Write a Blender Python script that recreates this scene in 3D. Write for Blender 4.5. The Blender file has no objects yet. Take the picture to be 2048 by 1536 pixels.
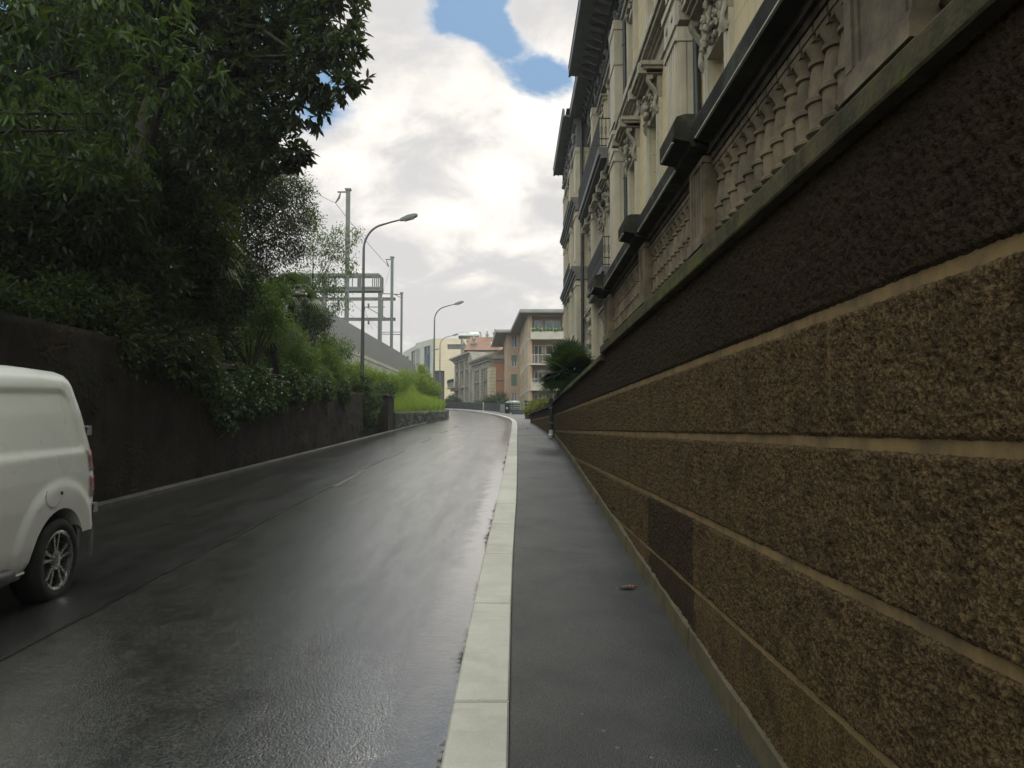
import bpy, math, random
import numpy as np
from mathutils import Vector, Matrix, noise as mnoise

R_ = math.radians
rng = np.random.default_rng(7)
random.seed(7)
sc = bpy.context.scene
COL = sc.collection

# ------------------------------------------------------------------ camera
F = 1520.0                      # focal length in pixels of the 2048 px wide photograph
EYE = 1.6
PITCH = math.atan(90.0 / F)
CP, SP = math.cos(PITCH), math.sin(PITCH)
cam_d = bpy.data.cameras.new('camera')
cam = bpy.data.objects.new('camera', cam_d)
COL.objects.link(cam)
cam.location = (0, 0, EYE)
cam.rotation_euler = (math.pi / 2 + PITCH, 0, 0)
cam_d.sensor_fit = 'HORIZONTAL'
cam_d.sensor_width = 36.0
cam_d.lens = 36.0 * F / 2048.0
cam_d.clip_end = 3000
cam_d.clip_start = 0.05
sc.camera = cam

def pdir(x, y):
    a, b = (x - 1024.0) / F, (768.0 - y) / F
    return Vector((a, CP - b * SP, SP + b * CP))

def at(x, y, Y):
    """a point measured in the photograph, at Y metres ahead"""
    d = pdir(x, y)
    return Vector((0, 0, EYE)) + d * (Y / d.y)

def lerp_tab(tab):
    xs = [p[0] for p in tab]; ys = [p[1] for p in tab]
    return lambda v: float(np.interp(v, xs, ys))

zR = lerp_tab([(-14, -.98), (0, 0), (15, 1.05), (20, 1.34), (30, 1.78), (40, 2.10), (50, 2.38), (60, 2.68), (70, 3.0), (80, 3.4), (90, 3.85), (110, 4.9), (140, 6.2), (200, 8.5)])
zL = lerp_tab([(-14, -.55), (0, 0), (10, .42), (24, .95), (38, 1.5), (55, 2.32), (60, 2.55), (70, 2.95), (80, 3.35), (90, 3.8), (140, 6.0)])

# ------------------------------------------------------------------ objects
def tag(o, label=None, cat=None, group=None, kind=None):
    if label: o['label'] = label
    if cat: o['category'] = cat
    if group: o['group'] = group
    if kind: o['kind'] = kind
    return o

def thing(name, label, cat, loc=(0, 0, 0), rotz=0.0, group=None):
    o = bpy.data.objects.new(name, None)
    COL.objects.link(o)
    o.location = loc
    o.rotation_euler = (0, 0, rotz)
    o.empty_display_size = .2
    return tag(o, label, cat, group)

def world_loc(o):
    v = Vector((0, 0, 0))
    while o is not None:
        v += Vector(o.location); o = o.parent
    return v

class MB:
    def __init__(self):
        self.v = []; self.f = []; self.mi = []; self.m = 0
    def quad(self, a, b, c, d):
        n = len(self.v); self.v += [tuple(a), tuple(b), tuple(c), tuple(d)]
        self.f.append((n, n + 1, n + 2, n + 3)); self.mi.append(self.m)
    def poly(self, pts):
        n = len(self.v); self.v += [tuple(p) for p in pts]
        self.f.append(tuple(range(n, n + len(pts)))); self.mi.append(self.m)
    def hexa(self, p):
        """p: 8 corners, bottom ring 0-3 then top ring 4-7"""
        n = len(self.v); self.v += [tuple(q) for q in p]
        for f in ((3, 2, 1, 0), (4, 5, 6, 7), (0, 1, 5, 4), (1, 2, 6, 5), (2, 3, 7, 6), (3, 0, 4, 7)):
            self.f.append(tuple(n + i for i in f)); self.mi.append(self.m)
    def box(self, x0, x1, y0, y1, z0, z1):
        self.hexa([(x0, y0, z0), (x1, y0, z0), (x1, y1, z0), (x0, y1, z0), (x0, y0, z1), (x1, y0, z1), (x1, y1, z1), (x0, y1, z1)])
    def ob(self, o, u, n, u0, u1, n0, n1, z0, z1):
        """box in a facade frame: u along the wall, n outwards, z up"""
        def P(a, b, z): return (o[0] + u[0] * a + n[0] * b, o[1] + u[1] * a + n[1] * b, z)
        self.hexa([P(u0, n1, z0), P(u1, n1, z0), P(u1, n0, z0), P(u0, n0, z0), P(u0, n1, z1), P(u1, n1, z1), P(u1, n0, z1), P(u0, n0, z1)])
    def chbox(self, x0, x1, y0, y1, z0, z1, c):
        """box with its top edges chamfered"""
        n = len(self.v)
        for (d, z) in ((0, z0), (0, z1 - c), (c, z1)):
            self.v += [(x0 + d, y0 + d, z), (x1 - d, y0 + d, z), (x1 - d, y1 - d, z), (x0 + d, y1 - d, z)]
        for k in (0, 4):
            for i in range(4):
                j = (i + 1) % 4
                self.f.append((n + k + i, n + k + j, n + k + 4 + j, n + k + 4 + i)); self.mi.append(self.m)
        self.f.append((n + 8, n + 9, n + 10, n + 11)); self.mi.append(self.m)
    def tube(self, path, rad, n=8, cap=True):
        path = [Vector(p) for p in path]
        if not hasattr(rad, '__len__'): rad = [rad] * len(path)
        b = len(self.v); up = None
        for i, p in enumerate(path):
            t = (path[min(i + 1, len(path) - 1)] - path[max(i - 1, 0)])
            t = t.normalized() if t.length > 1e-9 else Vector((0, 0, 1))
            if up is None:
                up = Vector((1, 0, 0)) if abs(t.x) < .9 else Vector((0, 1, 0))
            a = (up - t * up.dot(t))
            a = a.normalized() if a.length > 1e-6 else t.orthogonal().normalized()
            up = a; c = t.cross(a)
            for k in range(n):
                w = 2 * math.pi * k / n
                self.v.append(tuple(p + (a * math.cos(w) + c * math.sin(w)) * rad[i]))
        for i in range(len(path) - 1):
            for k in range(n):
                q = (k + 1) % n
                self.f.append((b + i * n + k, b + i * n + q, b + (i + 1) * n + q, b + (i + 1) * n + k)); self.mi.append(self.m)
        if cap:
            self.f.append(tuple(b + k for k in reversed(range(n)))); self.mi.append(self.m)
            e = b + (len(path) - 1) * n
            self.f.append(tuple(e + k for k in range(n))); self.mi.append(self.m)
    def lathe(self, prof, c=(0, 0, 0), n=14, axis='z', cap=True):
        b = len(self.v)
        for (r, z) in prof:
            for k in range(n):
                w = 2 * math.pi * k / n; x, y = r * math.cos(w), r * math.sin(w)
                p = (x, y, z) if axis == 'z' else ((z, x, y) if axis == 'x' else (y, z, x))
                self.v.append((c[0] + p[0], c[1] + p[1], c[2] + p[2]))
        for i in range(len(prof) - 1):
            for k in range(n):
                q = (k + 1) % n
                self.f.append((b + i * n + k, b + i * n + q, b + (i + 1) * n + q, b + (i + 1) * n + k)); self.mi.append(self.m)
        if not cap: return
        self.f.append(tuple(b + k for k in reversed(range(n)))); self.mi.append(self.m)
        e = b + (len(prof) - 1) * n
        self.f.append(tuple(e + k for k in range(n))); self.mi.append(self.m)
    def blob(self, c, r, n=8, m=6, jit=.15):
        b = len(self.v)
        for i in range(m + 1):
            th = math.pi * i / m
            for k in range(n):
                w = 2 * math.pi * k / n; j = 1 + jit * (random.random() - .5)
                self.v.append((c[0] + r[0] * j * math.sin(th) * math.cos(w), c[1] + r[1] * j * math.sin(th) * math.sin(w), c[2] + r[2] * j * math.cos(th)))
        for i in range(m):
            for k in range(n):
                q = (k + 1) % n
                self.f.append((b + i * n + k, b + (i + 1) * n + k, b + (i + 1) * n + q, b + i * n + q)); self.mi.append(self.m)
    def sweep(self, prof, path):
        """prof: list of (out, z); path: list of (x, y, nx, ny)"""
        b = len(self.v); k = len(prof)
        for (x, y, nx, ny) in path:
            for (d, z) in prof: self.v.append((x + nx * d, y + ny * d, z))
        for i in range(len(path) - 1):
            for j in range(k - 1):
                a = b + i * k + j
                self.f.append((a, a + 1, a + k + 1, a + k)); self.mi.append(self.m)
        self.f.append(tuple(b + j for j in range(k))); self.mi.append(self.m)
        e = b + (len(path) - 1) * k
        self.f.append(tuple(e + j for j in reversed(range(k)))); self.mi.append(self.m)
    def build(self, name, mats, parent=None, smooth=False, local=False, angle=None):
        off = Vector((0, 0, 0)) if (local or parent is None) else world_loc(parent)
        me = bpy.data.meshes.new(name)
        me.from_pydata([(x - off.x, y - off.y, z - off.z) for x, y, z in self.v], [], self.f)
        if not isinstance(mats, (list, tuple)): mats = [mats]
        for m in mats: me.materials.append(m)
        if len(mats) > 1: me.polygons.foreach_set('material_index', self.mi)
        if smooth or angle:
            me.polygons.foreach_set('use_smooth', [True] * len(me.polygons))
            if angle: me.set_sharp_from_angle(angle=R_(angle))
        me.update()
        o = bpy.data.objects.new(name, me)
        COL.objects.link(o)
        if parent is not None: o.parent = parent
        return o

def np_mesh(name, verts, faces, mat, parent=None, attrs=None, smooth=False):
    """verts (N,3), faces (M,k) in the parent's space"""
    me = bpy.data.meshes.new(name)
    verts = np.asarray(verts, dtype=np.float32); faces = np.asarray(faces, dtype=np.int32)
    k = faces.shape[1]
    me.vertices.add(len(verts)); me.vertices.foreach_set('co', verts.ravel())
    me.loops.add(faces.size); me.loops.foreach_set('vertex_index', faces.ravel())
    me.polygons.add(len(faces))
    me.polygons.foreach_set('loop_start', np.arange(0, faces.size, k, dtype=np.int32))
    me.polygons.foreach_set('loop_total', np.full(len(faces), k, dtype=np.int32))
    for m in (mat if isinstance(mat, (list, tuple)) else [mat]): me.materials.append(m)
    for n, a in (attrs or {}).items():
        at_ = me.attributes.new(n, 'FLOAT', 'POINT'); at_.data.foreach_set('value', np.asarray(a, dtype=np.float32))
    if smooth: me.polygons.foreach_set('use_smooth', np.ones(len(faces), dtype=bool))
    me.update(calc_edges=True); me.validate()
    o = bpy.data.objects.new(name, me)
    COL.objects.link(o)
    if parent is not None: o.parent = parent
    return o

def copy_tree(o, parent=None, top=True):
    c = o.copy(); COL.objects.link(c)
    if parent is not None: c.parent = parent
    for ch in list(o.children): copy_tree(ch, c, False)
    return c

# ------------------------------------------------------------------ materials
class NT:
    def __init__(self, tree):
        self.t = tree; self.n = tree.nodes; self.l = tree.links
    def node(self, typ, ins=None, **props):
        nd = self.n.new(typ)
        for k, v in props.items(): setattr(nd, k, v)
        for k, v in (ins or {}).items():
            s = nd.inputs[k]
            if isinstance(v, bpy.types.NodeSocket): self.l.new(v, s)
            else: s.default_value = v
        return nd
    def math(self, op, a, b=0.0, clamp=False, c=None):
        nd = self.n.new('ShaderNodeMath'); nd.operation = op; nd.use_clamp = clamp
        for i, v in enumerate((a, b) if c is None else (a, b, c)):
            if isinstance(v, bpy.types.NodeSocket): self.l.new(v, nd.inputs[i])
            else: nd.inputs[i].default_value = v
        return nd.outputs[0]
    def vmath(self, op, a, b=(0, 0, 0)):
        nd = self.n.new('ShaderNodeVectorMath'); nd.operation = op
        for i, v in enumerate((a, b)):
            if isinstance(v, bpy.types.NodeSocket): self.l.new(v, nd.inputs[i])
            else: nd.inputs[i].default_value = v
        return nd.outputs['Value'] if op in ('DOT_PRODUCT', 'LENGTH', 'DISTANCE') else nd.outputs[0]
    def noise(self, vec, scale, detail=4, rough=.55, dist=0.0):
        nd = self.node('ShaderNodeTexNoise', {'Scale': scale, 'Detail': detail, 'Roughness': rough, 'Distortion': dist})
        if vec is not None: self.l.new(vec, nd.inputs['Vector'])
        return nd.outputs[0]
    def voro(self, vec, scale, feature='F1', out='Distance'):
        nd = self.node('ShaderNodeTexVoronoi', {'Scale': scale}, feature=feature)
        self.l.new(vec, nd.inputs['Vector'])
        return nd.outputs[out]
    def smooth(self, v, a, b):
        nd = self.node('ShaderNodeMapRange', {'From Min': a, 'From Max': b}, interpolation_type='SMOOTHSTEP')
        self.l.new(v, nd.inputs['Value'])
        return nd.outputs[0]
    def range(self, v, a, b, c, d):
        nd = self.node('ShaderNodeMapRange', {'From Min': a, 'From Max': b, 'To Min': c, 'To Max': d})
        self.l.new(v, nd.inputs['Value'])
        return nd.outputs[0]
    def mix(self, f, a, b, blend='MIX'):
        nd = self.n.new('ShaderNodeMix'); nd.data_type = 'RGBA'; nd.blend_type = blend
        for i, v in ((0, f), (6, a), (7, b)):
            if isinstance(v, bpy.types.NodeSocket): self.l.new(v, nd.inputs[i])
            else: nd.inputs[i].default_value = v if not hasattr(v, '__len__') else (tuple(v) + (1,))[:4]
        return nd.outputs[2]
    def sep(self, v):
        nd = self.node('ShaderNodeSeparateXYZ'); self.l.new(v, nd.inputs[0]); return nd.outputs
    def pos(self):
        return self.node('ShaderNodeNewGeometry').outputs['Position']
    def bump(self, h, strength, dist, normal=None):
        nd = self.node('ShaderNodeBump', {'Strength': strength, 'Distance': dist})
        self.l.new(h, nd.inputs['Height'])
        if normal is not None: self.l.new(normal, nd.inputs['Normal'])
        return nd.outputs[0]

def new_mat(name):
    m = bpy.data.materials.new(name); m.use_nodes = True
    t = NT(m.node_tree); b = t.n['Principled BSDF']
    return m, t, b

def setin(t, b, k, v):
    if isinstance(v, bpy.types.NodeSocket): t.l.new(v, b.inputs[k])
    elif k == 'Base Color': b.inputs[k].default_value = tuple(v) + (1,)
    else: b.inputs[k].default_value = v

def stone(name, c1, c2, scale=1.5, rough=.85, bump=.4, bscale=40, bdist=.01, streak=0.0, c3=None, s3=.6, spec=.4, metallic=0.0, joints=None):
    """mottled surface: two tones by noise, optional vertical streaks, stains, horizontal joints (pitch, width)"""
    m, t, b = new_mat(name)
    p = t.pos()
    f = t.smooth(t.noise(p, scale, 6, .65), .35, .65)
    col = t.mix(f, c1, c2)
    if streak:
        sp = t.vmath('MULTIPLY', p, (6.0, 6.0, .45))
        st = t.smooth(t.noise(sp, 1.0, 5, .6), .5, .72)
        col = t.mix(t.math('MULTIPLY', st, streak), col, tuple(v * .35 for v in c1))
    if c3:
        st = t.smooth(t.noise(p, s3, 5, .7), .52, .68)
        col = t.mix(st, col, c3)
    h = t.noise(p, bscale, 4, .6)
    if joints:
        z = t.sep(p)[2]
        md = t.math('MODULO', t.math('ADD', z, 50.0), joints[0])
        jm = t.math('LESS_THAN', md, joints[1])
        h = t.math('SUBTRACT', h, t.math('MULTIPLY', jm, 2.5))
        col = t.mix(t.math('MULTIPLY', jm, .6), col, tuple(v * .4 for v in c1))
    setin(t, b, 'Base Color', col); setin(t, b, 'Roughness', rough)
    b.inputs['Specular IOR Level'].default_value = spec; b.inputs['Metallic'].default_value = metallic
    if bump: setin(t, b, 'Normal', t.bump(h, bump, bdist))
    return m

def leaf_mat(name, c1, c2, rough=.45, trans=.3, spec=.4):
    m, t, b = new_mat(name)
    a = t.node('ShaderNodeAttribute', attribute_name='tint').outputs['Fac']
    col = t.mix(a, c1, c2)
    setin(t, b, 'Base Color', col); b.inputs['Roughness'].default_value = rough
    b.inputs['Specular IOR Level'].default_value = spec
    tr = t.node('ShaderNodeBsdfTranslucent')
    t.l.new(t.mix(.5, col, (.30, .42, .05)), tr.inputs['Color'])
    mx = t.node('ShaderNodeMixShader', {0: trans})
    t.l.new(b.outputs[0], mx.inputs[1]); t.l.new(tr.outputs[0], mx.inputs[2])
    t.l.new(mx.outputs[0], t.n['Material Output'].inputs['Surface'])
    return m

def plain(name, c, rough=.5, metallic=0.0, spec=.5, dirt=.25, dscale=3.0, coat=0.0):
    m, t, b = new_mat(name)
    p = t.pos()
    f = t.smooth(t.noise(p, dscale, 5, .65), .4, .75)
    setin(t, b, 'Base Color', t.mix(t.math('MULTIPLY', f, dirt), c, tuple(v * .45 for v in c)))
    setin(t, b, 'Roughness', t.range(t.noise(p, dscale * 3, 3), .3, .7, rough * .85, min(1, rough * 1.15)))
    b.inputs['Metallic'].default_value = metallic; b.inputs['Specular IOR Level'].default_value = spec
    b.inputs['Coat Weight'].default_value = coat; b.inputs['Coat Roughness'].default_value = .08
    return m

M = {}
# --- wet asphalt: u = metres from the kerb, v = metres along, in the 'UVMap'
def road_mat(name, base, coarse, r0, r1, gutter):
    m, t, b = new_mat(name)
    p = t.pos()
    uv = t.sep(t.node('ShaderNodeTexCoord').outputs['UV'])
    ag = t.voro(p, coarse)
    agc = t.node('ShaderNodeTexVoronoi', {'Scale': coarse * 1.3}); t.l.new(p, agc.inputs['Vector'])
    big = t.noise(p, .35, 5, .6)
    med = t.noise(p, 3.0, 5, .65)
    v = t.math('MULTIPLY', t.sep(agc.outputs['Color'])[0], .9)
    col = t.mix(v, tuple(c * .22 for c in base), tuple(c * 2.3 for c in base))
    chip = t.math('GREATER_THAN', t.sep(agc.outputs['Color'])[1], .975)
    col = t.mix(t.math('MULTIPLY', chip, .6), col, (.085, .083, .078))
    col = t.mix(t.smooth(med, .45, .7), col, tuple(c * .6 for c in base))
    # cracks near the kerb lane
    wp = t.vmath('ADD', p, t.vmath('MULTIPLY', t.node('ShaderNodeTexNoise', {'Scale': 2.2, 'Detail': 5}).outputs['Color'], (1.2, 1.2, 0)))
    ck = t.voro(wp, 1.3, 'DISTANCE_TO_EDGE')
    cm = t.math('MULTIPLY', t.math('LESS_THAN', ck, .006), t.math('MULTIPLY', t.smooth(t.noise(p, 1.3, 3), .52, .6), t.math('LESS_THAN', uv[0], 1.5)))
    col = t.mix(cm, col, (.006, .006, .006))
    # water film
    flow = t.vmath('MULTIPLY', p, (2.2, .35, 1.0))
    wet = t.smooth(t.noise(flow, 1.3, 6, .65), .12, .80)
    lane = t.math('MULTIPLY', t.smooth(t.math('ABSOLUTE', t.math('SUBTRACT', uv[0], 1.75)), 1.1, .2), .25)
    wet = t.math('ADD', wet, lane, True)
    gn = t.math('ADD', uv[0], t.math('MULTIPLY', t.math('SUBTRACT', t.noise(p, 5.0, 4), .5), .35))
    gd = t.math('ADD', t.math('ADD', uv[0], t.math('MULTIPLY', t.math('SUBTRACT', t.noise(p, 19.0, 7, .72), .5), .20)), t.math('MULTIPLY', t.math('SUBTRACT', t.noise(p, .9, 3), .42), .30))
    gut = t.math('MULTIPLY', t.smooth(gn, .42, .12), gutter)
    wetall = t.math('MAXIMUM', wet, gut)
    col = t.mix(t.math('MULTIPLY', t.smooth(gd, .09, .0), gutter), col, (.009, .009, .008))
    setin(t, b, 'Base Color', col)
    grime = t.math('MULTIPLY', t.smooth(gd, .075, .0), gutter)
    setin(t, b, 'Roughness', t.math('ADD', t.math('SUBTRACT', t.range(wet, 0, 1, r1, r0), t.math('MULTIPLY', gut, .10), True), t.math('MULTIPLY', grime, .7), True))
    setin(t, b, 'Specular IOR Level', t.math('SUBTRACT', .8, t.math('MULTIPLY', grime, .7)))
    side = t.smooth(uv[0], 3.2, 1.6)
    setin(t, b, 'Coat Weight', t.math('MULTIPLY', t.math('ADD', .15, t.math('MULTIPLY', wetall, t.math('ADD', .25, t.math('MULTIPLY', side, .55)))), t.math('SUBTRACT', 1.0, grime), True))
    b.inputs['Coat Roughness'].default_value = .17; b.inputs['Coat IOR'].default_value = 1.45
    cb_ = t.bump(t.math('ADD', t.noise(p, 26.0, 4, .6), t.math('MULTIPLY', t.noise(p, 110.0, 3, .6), .55)), t.math('SUBTRACT', .75, t.math('MULTIPLY', gut, .45)), .005)
    t.l.new(cb_, b.inputs['Coat Normal'])
    h = t.math('ADD', t.math('MULTIPLY', ag, -1.0), t.math('MULTIPLY', t.noise(p, coarse * .45, 4, .7), .9))
    st = t.math('MULTIPLY', t.math('SUBTRACT', .62, t.math('MULTIPLY', wet, .25)), t.math('SUBTRACT', 1.0, t.math('MULTIPLY', gut, .85)))
    nb = t.node('ShaderNodeBump', {'Distance': .0042}); t.l.new(h, nb.inputs['Height']); t.l.new(st, nb.inputs['Strength'])
    nb2 = t.node('ShaderNodeBump', {'Distance': .006, 'Strength': .3}); t.l.new(t.math('ADD', med, t.math('MULTIPLY', t.noise(p, 14.0, 4, .65), .9)), nb2.inputs['Height']); t.l.new(nb.outputs[0], nb2.inputs['Normal'])
    t.l.new(nb2.outputs[0], b.inputs['Normal'])
    return m
M['road_near'] = road_mat('asphalt_coarse', (.031, .031, .030), 85, .17, .28, 1.0)
M['road_far'] = road_mat('asphalt_smooth', (.022, .022, .022), 140, .15, .25, 0.0)

def pave_mat():
    m, t, b = new_mat('asphalt_pavement')
    p = t.pos()
    agc = t.node('ShaderNodeTexVoronoi', {'Scale': 190.0}); t.l.new(p, agc.inputs['Vector'])
    med = t.noise(p, 2.0, 5, .65)
    c = t.mix(t.sep(agc.outputs['Color'])[0], (.012, .012, .0125), (.060, .059, .058))
    c = t.mix(t.smooth(med, .4, .7), c, (.018, .018, .019))
    wv = t.vmath('ADD', t.vmath('MULTIPLY', p, (1.0, 1.0, 0.0)), t.vmath('MULTIPLY', t.node('ShaderNodeTexNoise', {'Scale': 30.0, 'Detail': 3}).outputs['Color'], (.05, .05, 0)))
    sp = t.voro(wv, 7.0)
    glint_m = t.math('MULTIPLY', t.math('LESS_THAN', sp, t.math('MULTIPLY', t.noise(p, 3.0, 2), .12)), .45)
    wck = t.vmath('ADD', p, t.vmath('MULTIPLY', t.node('ShaderNodeTexNoise', {'Scale': 1.7, 'Detail': 6}).outputs['Color'], (1.0, 1.0, 0)))
    ckp = t.math('MULTIPLY', t.math('LESS_THAN', t.voro(wck, .55, 'DISTANCE_TO_EDGE'), .0035), t.smooth(t.noise(p, .7, 2), .48, .56))
    c = t.mix(ckp, c, (.006, .006, .006))
    patch = t.smooth(t.noise(p, .45, 4, .5), .55, .58)
    c = t.mix(t.math('MULTIPLY', patch, .45), c, (.022, .022, .022))
    c = t.mix(glint_m, c, (.24, .235, .22))  # pale specks: wet glints painted into the base colour
    red = t.smooth(t.noise(t.vmath('MULTIPLY', p, (1.0, 3.0, 1)), .5, 3), .55, .7)
    far = t.smooth(t.sep(p)[1], 14.0, 26.0)
    c = t.mix(t.math('MULTIPLY', t.math('MULTIPLY', red, far), .6), c, (.12, .085, .075))
    uvp = t.sep(t.node('ShaderNodeTexCoord').outputs['UV'])
    je = t.math('ADD', uvp[0], t.math('MULTIPLY', t.math('SUBTRACT', t.noise(p, 16.0, 6, .7), .5), .035))
    c = t.mix(t.smooth(je, .014, .006), c, (.006, .006, .005))
    setin(t, b, 'Base Color', c)
    setin(t, b, 'Roughness', t.range(t.noise(p, 1.2, 5, .6), .3, .7, .45, .60))
    setin(t, b, 'Normal', t.bump(t.math('ADD', t.math('MULTIPLY', t.voro(p, 150.0), -1), t.noise(p, 60, 3)), .7, .008))
    b.inputs['Specular IOR Level'].default_value = .5
    return m
M['pave'] = pave_mat()
def kerb_mat():
    m, t, b = new_mat('granite_kerb')
    p = t.pos()
    st = t.noise(t.vmath('MULTIPLY', p, (1.5, 14.0, 1.0)), 2.0, 5, .7)
    c = t.mix(t.smooth(t.noise(p, 3.0, 5, .6), .35, .7), (.42, .41, .375), (.34, .33, .30))
    c = t.mix(t.math('MULTIPLY', t.smooth(t.noise(p, 42.0, 4, .8), .62, .70), .5), c, (.17, .165, .15))
    c = t.mix(t.math('MULTIPLY', t.smooth(st, .5, .7), .35), c, (.26, .255, .235))
    c = t.mix(t.math('MULTIPLY', t.smooth(t.noise(p, 160, 2), .6, .7), .45), c, (.14, .14, .13))
    c = t.mix(t.math('MULTIPLY', t.smooth(t.noise(p, 1.4, 6, .75), .52, .70), .4), c, (.22, .215, .19))
    a = t.node('ShaderNodeAttribute', attribute_name='tint').outputs['Fac']
    c = t.mix(1.0, c, t.mix(a, (.80, .79, .77), (1.08, 1.07, 1.05)), 'MULTIPLY')
    setin(t, b, 'Base Color', c); setin(t, b, 'Roughness', .5)
    setin(t, b, 'Normal', t.bump(t.math('ADD', t.math('MULTIPLY', st, 1.2), t.noise(p, 90, 3)), .5, .006))
    return m
M['kerb'] = kerb_mat()

def wall_mat():
    m, t, b = new_mat('roughcast_wall')
    p = t.pos(); x, y, z = t.sep(p)
    n1 = t.noise(p, 85.0, 3, .6); n2 = t.noise(p, 1.1, 5, .65); n3 = t.noise(p, 7.0, 4, .6)
    c = t.mix(t.smooth(n1, .38, .66), (.050, .033, .018), (.138, .092, .046))
    c = t.mix(t.math('MULTIPLY', t.smooth(n3, .45, .7), .6), c, (.026, .016, .009))
    c = t.mix(t.math('MULTIPLY', t.smooth(n2, .5, .72), .35), c, (.085, .062, .022))
    drip = t.smooth(t.noise(t.vmath('MULTIPLY', p, (1, 5.0, .6)), 1.0, 5, .6), .52, .70)
    c = t.mix(t.math('MULTIPLY', drip, .35), c, (.030, .020, .012))
    vj = t.math('MULTIPLY', t.math('LESS_THAN', t.math('ABSOLUTE', t.math('SUBTRACT', y, t.math('ADD', 2.44, t.math('MULTIPLY', n3, .02)))), .013), t.math('MULTIPLY', t.smooth(z, 1.60, 1.80), t.math('LESS_THAN', z, 1.97)))
    c = t.mix(t.math('MULTIPLY', vj, .55), c, (.16, .11, .055))
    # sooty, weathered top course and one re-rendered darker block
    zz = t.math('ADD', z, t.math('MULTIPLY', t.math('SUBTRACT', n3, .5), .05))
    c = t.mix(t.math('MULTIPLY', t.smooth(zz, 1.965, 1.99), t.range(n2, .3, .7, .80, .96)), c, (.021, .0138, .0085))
    blk = t.math('MULTIPLY', t.math('MULTIPLY', t.math('GREATER_THAN', y, 4.42), t.math('LESS_THAN', y, 5.9)), t.math('LESS_THAN', z, 1.09))
    c = t.mix(t.math('MULTIPLY', blk, .8), c, (.026, .018, .014))
    setin(t, b, 'Base Color', c); setin(t, b, 'Roughness', .95)
    setin(t, b, 'Normal', t.bump(t.math('ADD', n1, t.math('MULTIPLY', t.noise(p, 130, 2), .5)), .9, .012))
    b.inputs['Specular IOR Level'].default_value = .12
    return m
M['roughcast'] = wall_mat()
M['joint'] = stone('smooth_joint_render', (.205, .135, .058), (.145, .096, .043), 5, .85, .4, 60, .006, streak=.5, c3=(.10, .075, .042), s3=5.0)
M['plinth'] = stone('plinth_render', (.11, .088, .05), (.07, .056, .034), 4, .8, .4, 40, .006, streak=.2)
M['ledge'] = stone('mossy_ledge', (.088, .070, .042), (.040, .040, .024), 4, .95, .6, 45, .012, streak=.7, spec=.15, c3=(.10, .11, .02), s3=2.2)
M['balustrade'] = stone('weathered_sandstone', (.185, .145, .095), (.085, .068, .05), 5, .85, .45, 60, .006, streak=.55)
M['handrail'] = stone('lichen_black_stone', (.034, .032, .027), (.017, .0165, .015), 4, .9, .5, 40, .01, spec=.15, c3=(.07, .075, .05), s3=2.5)
M['sooty'] = stone('sooty_stone', (.075, .060, .046), (.035, .029, .024), 7, .9, .7, 30, .02, streak=.6, spec=.15)
M['drip'] = stone('pale_drip_edge', (.45, .43, .38), (.30, .29, .26), 8, .8, .3)
M['cream'] = stone('cream_render', (.58, .47, .29), (.50, .42, .285), .9, .9, .15, 40, .005, streak=.25, joints=(.46, .022))
M['stucco'] = stone('grey_stucco_stone', (.52, .465, .375), (.44, .40, .33), 1.6, .88, .3, 45, .006, streak=.4)
M['carved'] = stone('carved_stone', (.36, .32, .26), (.27, .245, .20), 4, .9, .5, 30, .012, streak=.45)
M['frieze'] = stone('dark_frieze', (.17, .165, .165), (.11, .11, .115), 3, .85, .5, 25, .02)  # lightened: veil of haze put into the colour
M['eave'] = stone('eave_timber', (.17, .18, .20), (.13, .14, .155), 2, .75, .2, 30, .005)  # lightened towards blue: haze put into the colour
M['balc'] = stone('balcony_slab_stone', (.18, .175, .17), (.13, .13, .13), 3, .85, .3)
M['iron'] = plain('wrought_iron', (.02, .022, .024), .5, .5)
M['pipe'] = plain('dark_downpipe', (.035, .040, .042), .4, .4, dirt=.4)
M['glass'] = plain('window_glass', (.03, .035, .04), .06, 0, .8, dirt=.2)
M['sash'] = plain('painted_sash', (.55, .54, .50), .5)
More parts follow.
